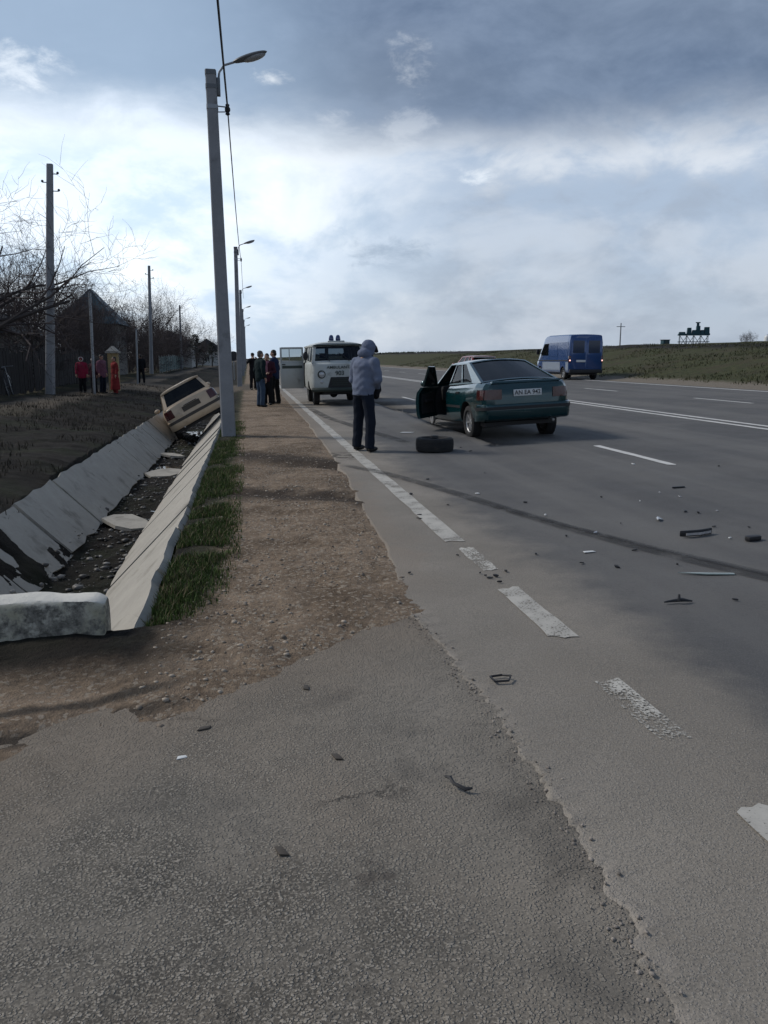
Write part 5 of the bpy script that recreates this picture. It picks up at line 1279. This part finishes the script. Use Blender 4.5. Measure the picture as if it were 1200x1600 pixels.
for (x, y, H, ln, w_, lb) in [(-7.62, 33, 8.5, .62, .34, 'thick grey utility pole by the board fence, nearest on the left'), (-7.55, 66, 8.3, .25, .30, 'second utility pole behind the ditch, right of the dark walker'), (-7.75, 98, 7.4, .1, .28, 'third utility pole, among the far bare trees')]:
    o = empty('utility_pole', (x, y, gz(x, y) - .1), 0, lb, 'utility pole', 'utility poles along the gardens')
    tapered(MB(), (0, 0, 0), (ln, 0, H), w_, w_ * .62, w_, w_ * .62, .35).build('post', m_upole, o)
    for k in (0, 1, 2):
        MB().tube([(ln * .97, -.05, H - .35 - .3 * k), (ln * .97 + (-1) ** k * .28, -.05, H - .35 - .3 * k)], .018, 5).ball((ln * .97 + (-1) ** k * .28, -.05, H - .31 - .3 * k), .05, 8, 6).build('insulator_hook', m_lum, o)
for (x, y, H, r, lb) in [(-6.08, 33.6, 3.95, .055, 'thin pale steel post standing among the children'), (-6.15, 47, 3.0, .05, 'thin grey steel post behind the ochre pillar')]:
    o = empty('steel_post', (x, y, gz(x, y) - .05), 0, lb, 'post')
    MB().tube([(0, 0, 0), (.08, 0, H)], r, 10).build('post', m_galv, o, smooth=True); MB().lathe([(H - .02, r + .01), (H + .03, r + .01), (H + .05, .001)], 'Z', (.08, 0, 0), 10).build('cap', m_lum, o)
m_ochre = pm('ochre brick', (0.36, 0.27, 0.13), 0.9, var=0.3, scale=6, bump=0.3, bscale=30)
gp = empty('gate_pillar', (-5.72, 36.4, gz(-5.72, 36.4) - .05), 0, 'ochre brick gate pillar with pale cap behind the person in rust red', 'pillar')
for r_ in range(22):
    for k in range(2):
        w_ = .20; x0 = -.205 + k * .21 if r_ % 2 == 0 else -.205 + k * .21; MB().box((x0, -.20, .075 * r_), (x0 + w_, .20, .075 * r_ + .066)).build('brick', m_ochre, gp)
MB().box((-.18, -.18, 0), (.18, .18, 1.66)).build('mortar_core', m_slab, gp); MB().box((-.28, -.28, 1.655), (.28, .28, 1.74)).box((-.24, -.24, 1.742), (.24, .24, 1.95), (.20, .20)).build('cap', m_slab, gp)

m_roofd = pm('dark roofing sheet', (0.030, 0.036, 0.042), 0.7, var=0.3, scale=2, bump=0.3, bscale=12); m_roofb = pm('blue-teal roofing metal', (0.018, 0.066, 0.095), 0.5, 0.2, var=0.2, scale=2, bump=0.1)
m_wallh = pm('grey house plaster', (0.17, 0.16, 0.145), 0.9, var=0.25, scale=2, bump=0.2); m_wallw = pm('pale house plaster', (0.42, 0.42, 0.40), 0.9, var=0.15, scale=2)
m_pane = pm('dark window pane', (0.015, 0.018, 0.022), 0.1, var=0.2, bump=0)
def house(x, y, w_, d_, hw, hr, roofm, wallm, label, hip=False, rz=0):
    o = empty('house', (x, y, gz(x, y) - .1), rz, label, 'house')
    MB().box((-w_ / 2, -d_ / 2, 0), (w_ / 2, d_ / 2, hw)).build('wall', wallm, o)
    e = .35; a, b_ = w_ / 2 + e, d_ / 2 + e
    ri = (a if hip else 0) * .95
    vs = [(-a, -b_, hw + .003), (a, -b_, hw + .003), (a, b_, hw + .003), (-a, b_, hw + .003), (0, -b_ + ri, hw + hr), (0, b_ - ri, hw + hr)]
    MB().add(vs, [(0, 1, 4), (2, 3, 5), (1, 2, 5, 4), (3, 0, 4, 5), (3, 2, 1, 0)]).build('roof', roofm, o)
    for (sx_, n_) in ((1, 2),):
        for k in range(n_):
            yc = -d_ / 2 + d_ * (k + .5) / n_
            f_ = MB().box((w_ / 2, yc - .45, hw - 1.75), (w_ / 2 + .05, yc + .45, hw - .55)).build('window', m_wallw, o)
            MB().box((w_ / 2 + .05, yc - .37, hw - 1.67), (w_ / 2 + .056, yc - .03, hw - .63)).build('pane', m_pane, f_); MB().box((w_ / 2 + .05, yc + .03, hw - 1.67), (w_ / 2 + .056, yc + .37, hw - .63)).build('pane', m_pane, f_)
    f_ = MB().box((-.5, -d_ / 2 - .05, hw - 1.75), (.5, -d_ / 2, hw - .55)).build('window', m_wallw, o)
    MB().box((-.42, -d_ / 2 - .056, hw - 1.67), (-.03, -d_ / 2 - .05, hw - .63)).build('pane', m_pane, f_); MB().box((.03, -d_ / 2 - .056, hw - 1.67), (.42, -d_ / 2 - .05, hw - .63)).build('pane', m_pane, f_)
    if not hip: MB().box((-.25 - w_ * .3, .5, hw + hr * .2), (.25 - w_ * .3, 1.0, hw + hr + .3)).build('chimney', m_wallh, o)
    return o
house(-14.6, 43, 8.0, 7.0, 2.45, 2.1, m_roofd, m_wallh, 'low grey house with dark roof at the left picture edge', False)
house(-10.95, 62, 3.7, 5.0, 3.6, 2.5, m_roofb, m_wallh, 'house with blue-teal hipped roof behind the bare trees', True)
house(-10.6, 118, 6, 8, 2.8, 2.2, m_roofd, m_wallw, 'small pale house far down the gardens', False)
house(-8.0, 168, 7, 8, 2.8, 2.4, m_roofd, m_wallw, 'farthest pale house near the end of the lamp row', False)
m_tealf = pm('teal painted fence metal', (0.02, 0.09, 0.09), 0.6, var=0.2)
tf_ = empty('metal_fence', (-7.95, 76, 0), 0, 'teal painted metal fence far along the garden path', 'fence')
for k in range(12):
    yv = 2.3 * k; z0 = gz(-7.95, 76 + yv); b_ = MB().box((-.02, .04, .1), (.02, 2.22, 1.5)).build('panel', m_tealf, tf_); b_.location = (0, yv, z0)
    b_ = MB().box((-.05, -.05, -.1), (.05, .035, 1.6)).build('post', m_wallw, tf_); b_.location = (0, yv, z0)
# bicycle against the fence
bi = empty('bicycle', (-8.0, 29.2, gz(-8.0, 29.2)), R(8), 'dark bicycle with a pale mudguard leaning against the board fence', 'bicycle')
m_frame = pm('dark bicycle paint', (0.02, 0.02, 0.025), 0.4, var=0.2)
for y in (-.52, .52):
    wv = MB().lathe([(.018 * math.cos(a), .32 + .018 * math.sin(a)) for a in np.linspace(0, 6.283, 7)[:-1]], 'X', n=28, closed=True).build('wheel', m_rubber, bi, smooth=True); wv.location = (0, y, .335)
    sp = MB()
    for k in range(9): a = math.pi * k / 9; sp.tube([(0, .31 * math.cos(a), .31 * math.sin(a)), (0, -.31 * math.cos(a), -.31 * math.sin(a))], .003, 3)
    sp.build('spokes', m_galv, wv)
fk = MB().tube([(0, .52, .335), (0, .40, .80)], .016, 6).build('fork', m_plate, bi); MB().tube([(0, .85, .42), (0, .78, .62), (0, .52, .70), (0, .35, .64)], .02, 5).build('mudguard', m_plate, bi)
MB().tube([(0, .40, .80), (0, -.12, .82), (0, -.18, .30), (0, .40, .72), (0, -.18, .30), (0, -.52, .335), (0, -.12, .78)], .018, 6).build('frame', m_frame, bi)
MB().tube([(-.27, .30, .98), (0, .40, 1.0), (.27, .30, .98)], .012, 6).tube([(0, .40, .8), (0, .40, 1.0)], .012, 6).build('handlebar', m_galv, bi)
MB().ball((0, -.16, .93), (.07, .13, .03), 10, 6).tube([(0, -.14, .78), (0, -.15, .92)], .012, 6).build('saddle', m_black, bi, smooth=True)
bi.rotation_euler = (0, R(-10), R(8))
# round sign beside the shoulder
rs_ = empty('road_sign', (-1.05, 60, gz(-1.05, 60)), 0, 'small round road sign on a post beyond the street lamps', 'sign')
MB().tube([(0, 0, -.1), (0, 0, 2.05)], .035, 8).build('post', m_galv, rs_, smooth=True); MB().lathe([(-.02, .001), (-.02, .33), (-.05, .35), (-.055, .001)], 'Y', (0, 0, 1.72), 24).build('plate', m_frame, rs_)

# ------------------------------------------------------------------ bare trees
m_bark = pm('bare grey-brown bark', (0.050, 0.042, 0.040), 0.9, var=0.3, scale=8, bump=0.4); m_twig = pm('bare twigs', (0.060, 0.047, 0.046), 0.9, var=0.3, scale=3, bump=0)
def grow(seed, H, spread, levels, n0, up=0.25, r0=.16, trunk=0.25, twist=.35, lim=6000, kids=(3, 5), droop=0.0):
    r = random.Random(seed); T, C = MB(), MB(); cnt = [0]
    def branch(p, d, L, rad, lev):
        if cnt[0] > lim: return
        cnt[0] += 1
        n = 4 if lev < 2 else 3; pts = [p.copy()]; q_ = p.copy(); dd = d.copy()
        for i in range(n):
            dd = (dd + Vector((r.gauss(0, 1), r.gauss(0, 1), r.gauss(0, .8) + up * (1 if lev else 0) - droop * lev)) * twist * .55).normalized(); q_ = q_ + dd * L / n; pts.append(q_.copy())
        rr = [rad * (1 - .62 * i / n) for i in range(n + 1)]
        (T if lev <= 1 else C).tube(pts, rr, 8 if lev == 0 else (6 if lev == 1 else (4 if lev == 2 else 3)), cap=False)
        if lev >= levels: return
        k = n0 if lev == 0 else r.randint(*kids)
        for j in range(k):
            t = (trunk + (1 - trunk) * (j + r.random()) / k) if lev == 0 else (.22 + .78 * (j + r.random() * .8) / k)
            t = min(t, .99); i = int(t * n); f = t * n - i; b_ = pts[i].lerp(pts[i + 1], f)
            az = r.random() * 6.283; a = R(r.uniform(28, 62)); tdir = (pts[i + 1] - pts[i]).normalized()
            o1 = tdir.orthogonal().normalized(); o2 = tdir.cross(o1); nd = (tdir * math.cos(a) + (o1 * math.cos(az) + o2 * math.sin(az)) * math.sin(a)).normalized()
            branch(b_, nd, L * r.uniform(.48, .78) * (spread if lev == 0 else 1), max(rr[i] * r.uniform(.45, .62), .006), lev + 1)
    branch(Vector((0, 0, -.1)), Vector((0, 0, 1)), H * .62, r0, 0)
    return T.mesh('trunk', m_bark, False, False), C.mesh('crown', m_twig, False, False)
def tree(name, meshes, x, y, rz, s, label, group=None, cat='tree'):
    o = empty(name, (x, y, gz(x, y) - .05), rz, label, cat, group); o.scale = (s, s, s * rng.uniform(.92, 1.08)); obj('trunk', meshes[0], o); obj('crown', meshes[1], o); return o
big = grow(3, 7.2, 1.45, 5, 9, .16, .27, .16, .46, 20000, (3, 4))
tree('bare_tree', big, -9.9, 31.0, R(40), 1.0, 'large spreading bare tree at the left picture edge, reaching over the utility pole')
protos = [grow(11, 7, .95, 4, 9, .5, .11, .12, .35, 2600, (4, 6)), grow(12, 6.5, 1.05, 4, 10, .35, .10, .08, .4, 2600, (4, 6)), grow(13, 7.5, .8, 4, 10, .7, .11, .15, .3, 2600, (4, 6))]
bush = [grow(21, 3.6, 1.15, 4, 13, .45, .06, .02, .5, 2800, (4, 6)), grow(22, 3.2, 1.2, 4, 13, .35, .05, .02, .55, 2800, (4, 6))]
GT = 'bare trees in the gardens on the left'
for (x, y, k, s) in [(-11.6, 41, 0, .9), (-10.4, 52, 1, .85), (-13.6, 50.5, 1, .95), (-9.9, 57.5, 2, .7), (-15.7, 56, 2, .85), (-12.8, 47, 1, 1.1), (-14.5, 53, 0, 1.15), (-9.5, 68, 0, 1.0), (-9.9, 76, 2, 1.0), (-10.8, 84, 1, 1.1), (-9.8, 92, 0, 1.1), (-9.2, 101, 2, 1.0), (-10.5, 110, 1, 1.15), (-9.0, 122, 0, 1.05), (-9.4, 134, 2, 1.1), (-8.0, 146, 1, 1.0), (-12, 72, 1, 1.15), (-13, 96, 0, 1.2), (-16.5, 60, 2, 1.1), (-7.5, 182, 0, 1.1), (-6.5, 205, 1, 1.0)]:
    tree('bare_tree', protos[k], x, y, rng.random() * 6.28, s, 'bare tree standing in the row of garden trees behind the fences', GT)
for i, y in enumerate(np.arange(38.5, 150, 3.4)):
    x = -9.15 - rng.random() * 1.2 + (.6 if y > 90 else 0)
    if 60 < y < 66: x -= .3
    tree('bare_bush', bush[i % 2], x, float(y), rng.random() * 6.28, rng.uniform(.9, 1.35) * (1.15 if y < 60 else 1), 'leafless bush in the hedge behind the garden fences', 'leafless hedge bushes', 'bush')
# far dark conifer-like tree near the lamp row, and low trees on the skyline
m_ever = pm('dark evergreen needles', (0.012, 0.022, 0.016), 0.9, var=0.4, scale=4, bump=0)
def evergreen(x, y, H, w_, label, grp=None):
    o = empty('evergreen_tree', (x, y, gz(x, y) - .05), 0, label, 'tree', grp)
    MB().tube([(0, 0, 0), (0, 0, H * .8)], [.12, .03], 7).build('trunk', m_bark, o)
    c = MB()
    for k in range(420):
        h = rng.random() ** .8; rad = w_ * (1 - h) ** .7 * math.sqrt(rng.random()) * (0.8 + .4 * rng.random()); a = rng.random() * 6.28; p_ = Vector((rad * math.cos(a), rad * math.sin(a), H * (.15 + .85 * h)))
        d_ = Vector((math.cos(a), math.sin(a), rng.uniform(-.6, .4))) * rng.uniform(.2, .42); sd_ = Vector((-math.sin(a), math.cos(a), rng.uniform(-.5, .5))) * .12
        c.add([p_ - sd_, p_ + sd_, p_ + d_], [(0, 1, 2)])
    c.build('crown', m_ever, o, fix=False); return o
evergreen(-6.9, 112, 4.6, 1.6, 'dark evergreen tree among the far gardens left of the lamp row')
evergreen(-6.0, 140, 4.0, 1.5, 'farther evergreen tree close to the lamp row')
evergreen(-12.6, 46.5, 4.6, 1.9, 'dark evergreen bush behind the board fence')

# ------------------------------------------------------------------ right-hand field: pole, trestle with bins, tank
o = empty('utility_pole', (57.4, 120, gz(57.4, 120) - .2), 0, 'lone distant utility pole with cross-arm on the right skyline', 'utility pole')
MB().tube([(0, 0, 0), (0, 0, 4.0)], [.12, .08], 8).build('post', m_upole, o); MB().box((-.7, -.05, 3.4), (.7, .05, 3.5)).build('cross_arm', m_upole, o)
m_steel = pm('dark blue-green steel', (0.014, 0.055, 0.072), 0.6, 0.2, var=0.25)
zb_ = gz(87.2, 150)
tp = empty('bin_trestle', (87.2, 150, zb_ - .3), R(-25), 'dark green steel trestle carrying bins on the right skyline', 'trestle')
for x in (-2.6, -1.3, 0, 1.3, 2.6):
    for y in (-1, 1): MB().box((x - .05, y - .05, 0), (x + .05, y + .05, 2.3)).build('leg', m_steel, tp)
for i in range(4):
    x = -2.6 + 1.3 * i
    MB().tube([(x, -1, .2), (x + 1.3, -1, 2.2)], .05, 4).build('brace', m_steel, tp); MB().tube([(x + 1.3, -1, .2), (x, -1, 2.2)], .05, 4).build('brace', m_steel, tp)
MB().box((-2.9, -1.3, 1.0), (2.9, 1.3, 1.1)).build('walkway', m_steel, tp)
MB().box((-2.9, -1.3, 2.30), (2.9, 1.3, 2.62)).build('platform', m_steel, tp)
for (x, w_, h) in ((-2.2, 1.2, .35), (-.9, .8, 1.15), (.05, .8, .7), (.75, .75, 1.5), (1.5, .6, .7), (2.35, .95, 1.25)): MB().box((x - w_ / 2, -1, 2.62), (x + w_ / 2, 1, 2.62 + h), (.06, .1)).build('bin', m_steel, tp)
MB().box((.45, -.3, 4.1), (.9, .3, 4.7)).box((.25, -.35, 4.68), (1.1, .35, 4.85)).build('hopper', m_steel, tp)
sh_ = empty('shed', (81.2, 150, gz(81.2, 150) - .4), 0, 'small dark shed left of the bin trestle on the skyline', 'shed')
MB().box((-.65, -.6, 0), (.65, .6, 1.6)).build('wall', m_steel, sh_); MB().box((-.75, -.7, 1.603), (.75, .7, 1.72)).build('roof', m_roofd, sh_); MB().box((-.3, -.64, .1), (.3, -.605, 1.4)).build('door', m_stripe, sh_)
wt = empty('storage_tank', (100.5, 146, gz(100.5, 146) - .2), 0, 'small white domed tank at the right picture edge', 'tank')
MB().lathe([(0, .55), (1.6, .55), (1.85, .45), (2.0, .25), (2.05, .001)], 'Z', n=20).build('shell', m_plate, wt, smooth=True); MB().lathe([(0, .60), (.12, .60), (.12, .55)], 'Z', n=20).build('base_ring', m_slab, wt); MB().tube([(0, 0, 2.0), (0, 0, 2.25)], .06, 8).build('vent', m_galv, wt)
for (x, y, s, lb) in [(92, 140, .55, 'small leafless bush on the right skyline, nearer the trestle'), (100, 150, .7, 'small leafless bush on the right skyline beside the white tank')]: tree('bare_bush', bush[0], x, y, 1.0, s, lb, None, 'bush')
# distant line of scrub along the horizon
n = 9000; X = 30 + 500 * nr.rand(n); Y = 420 + 60 * nr.rand(n); 
blades('distant_scrub', X, Y, .5 + 1.6 * nr.rand(n) * (fbm(X, Y * 0, .02, 3, 140) + .6), grass_mat('distant scrub', (0.03, 0.04, 0.025), (0.07, 0.075, 0.05)), 'low scrub along the distant horizon right of the road', 'scrub', .35, .6)

# ------------------------------------------------------------------ crash debris
def shard(pts, th, mat, x, y, rz, label, name='debris', tilt=(0, 0), grp=None, cat='debris', lift=.006):
    o = MB().prism([(a, b_, 0) for a, b_ in pts], (0, 0, th)).build(name, mat, None, bevel=min(.004, th * .3)); zz = float(road_z(x, y)) if x > .98 else float(apron_z(x, y)) - .004
    o.location = (x, y, zz + lift); o.rotation_euler = (tilt[0], tilt[1], rz); return tag(o, label, cat, grp)
m_shardg = glass_mat('broken glass', (.75, .82, .80), (.25, .3, .28), .35)
m_silver = pm('silvered reflector plastic', (0.55, 0.55, 0.56), 0.25, 0.6, var=0.2)
lp_ = MB().tube([(-.035, -.03, .01), (.03, -.035, .012), (.05, .0, .02), (.02, .035, .012), (-.04, .03, .010), (-.035, -.03, .01)], .0055, 5).build('trim_loop', m_black, None, smooth=True); lp_.location = (1.11, 3.37, float(road_z(1.11, 3.37)) + .002); tag(lp_, 'bent black trim loop beside the broken asphalt joint', 'debris')
o = MB().tube([(-.03, .05, .01), (-.02, .02, .02), (-.012, -.01, .012), (.02, -.045, .008), (.045, -.05, .012)], [.004, .008, .006, .008, .004], 5).build('trim_strip', m_black, None, smooth=True); o.location = (.68, 2.52, float(apron_z(.68, 2.52)) + .006); tag(o, 'bent black plastic strip lying on the coarse apron', 'debris')
o = empty('bumper_trim', (3.55, 5.88, .083), R(14), 'long curved bumper trim piece with pale face lying on the road', 'debris')
MB().prism([(-.16, 0, 0), (-.12, -.03, 0), (.02, -.045, 0), (.17, -.02, 0), (.17, 0, 0), (.02, -.02, 0)], (0, 0, .05)).build('shell', m_black, o, bevel=.006); MB().prism([(-.12, -.032, .012), (.02, -.047, .012), (.15, -.026, .012), (.15, -.026, .032), (.02, -.047, .032), (-.12, -.032, .032)], (0, -.006, 0)).build('pale_face', m_silver, o)
shard([(-.075, -.03), (.05, -.038), (.08, 0), (.06, .032), (-.05, .037), (-.08, .008)], .032, m_black, 3.90, 5.62, .3, 'black lump of plastic at the right picture edge', 'plastic_lump')
shard([(-.20, .02), (-.02, -.03), (.17, -.035), (.18, .01), (.0, .015)], .006, m_shardg, 3.02, 4.80, -.15, 'long pale glass shard beside the tyre mark', 'glass_shard')
o = MB().tube([(-.12, 0, .015), (-.03, .01, .02), (.03, -.01, .03), (.12, .0, .012)], [.006, .012, .016, .006], 6).tube([(.0, -.01, .02), (.01, .01, .07)], [.014, .008], 6).build('torn_bracket', m_black, None, smooth=True); o.location = (2.50, 4.26, float(road_z(2.5, 4.26)) + .003); o.scale = (.75, .75, .75); tag(o, 'torn black bracket with upright stub in front of the glass shard', 'debris')
shard([(-.05, -.02), (.06, 0), (.04, .05), (-.01, .03)], .02, m_silver, 3.57, 6.50, .5, 'bright silver reflector shard on the road', 'reflector_shard', (.4, .3))
shard([(-.05, -.02), (.05, -.015), (.04, .02), (-.04, .018)], .004, m_plate, 2.50, 5.56, .1, 'small white plastic scrap left of the tyre mark', 'plastic_scrap')
shard([(-.02, -.012), (.022, -.008), (.018, .010), (-.012, .012)], .003, m_plate, -.30, 2.92, .2, 'tiny white scrap on the coarse apron', 'paper_scrap')
shard([(-.14, -.05), (.10, -.06), (.15, .03), (-.08, .06)], .008, m_plate, 3.02, 15.4, -.1, 'white paper lying under the open door of the saloon', 'paper_scrap')
shard([(-.09, -.02), (.08, -.03), (.10, .01), (-.05, .02)], .012, m_black, 4.62, 8.06, .2, 'black strip of plastic far right beyond the other debris', 'plastic_strip')
GD = 'small crash fragments on the road'
def px2(x, y):
    """picture point (of the 1200 x 1600 photograph) to the road plane, for scattering fragments where they lie"""
    f_ = 1250.0; pt_ = math.atan(240 / f_); a_ = R(9.46); u, v = x - 600, y - 800
    h = f_ * math.cos(pt_) - v * math.sin(pt_); w_ = -(f_ * math.sin(pt_) + v * math.cos(pt_)); rx, ry_ = u * math.cos(a_) + h * math.sin(a_), -u * math.sin(a_) + h * math.cos(a_)
    t_ = -1.5 / (w_ - .02 * rx); return rx * t_, ry_ * t_
FR = [(757, 740, 1), (668, 750, 1), (642, 774, 1), (940, 779, 1), (1000, 785, 2), (1062, 778, 2), (1070, 801, 1), (1090, 803, 1), (820, 787, 1), (970, 820, 1), (746, 773, 2), (1120, 800, 2), (1115, 825, 1), (1170, 826, 1), (993, 862, 1), (963, 888, 1), (910, 882, 1), (837, 868, 1), (1140, 843, 2), (1058, 885, 1), (758, 902, 1), (765, 905, 1), (775, 903, 1), (780, 912, 1), (750, 898, 1), (790, 895, 1), (852, 807, 2), (1030, 772, 2), (1097, 838, 1), (1123, 730, 1), (990, 727, 2), (715, 870, 1), (640, 898, 1), (930, 835, 2), (1148, 940, 1), (885, 840, 1), (700, 790, 1), (655, 806, 1), (655, 812, 1), (720, 700, 1), (735, 706, 1), (700, 706, 1)]
for i, (x, y, k) in enumerate(FR):
    X, Y = px2(x, y); s = rng.uniform(.011, .026) * (1 + .035 * Y)
    pts = [(s * math.cos(a) * rng.uniform(.5, 1.4), .55 * s * math.sin(a) * rng.uniform(.5, 1.3)) for a in np.linspace(0, 6.28, rng.choice([5, 6, 7]))[:-1]]
    shard(pts, rng.uniform(.005, .016), m_black if k == 1 else (m_silver if i % 2 else m_plate), X, Y, rng.random() * 3, 'small dark plastic fragment scattered on the road' if k == 1 else 'small pale fragment scattered on the road', 'fragment', (rng.uniform(-.2, .2), rng.uniform(-.2, .2)), GD + (' (dark)' if k == 1 else ' (pale)'))
for (x, y) in ((478, 1075), (318, 1140), (527, 1186), (440, 1335)):
    X, Y = px2(x, y); shard([(-.03, -.01), (.02, -.015), (.035, .006), (-.01, .014)], .006, m_btrim, X, Y, rng.random() * 3, 'small dark clod or leaf on the coarse apron', 'clod', (0, 0), 'dark bits on the apron', 'clod')
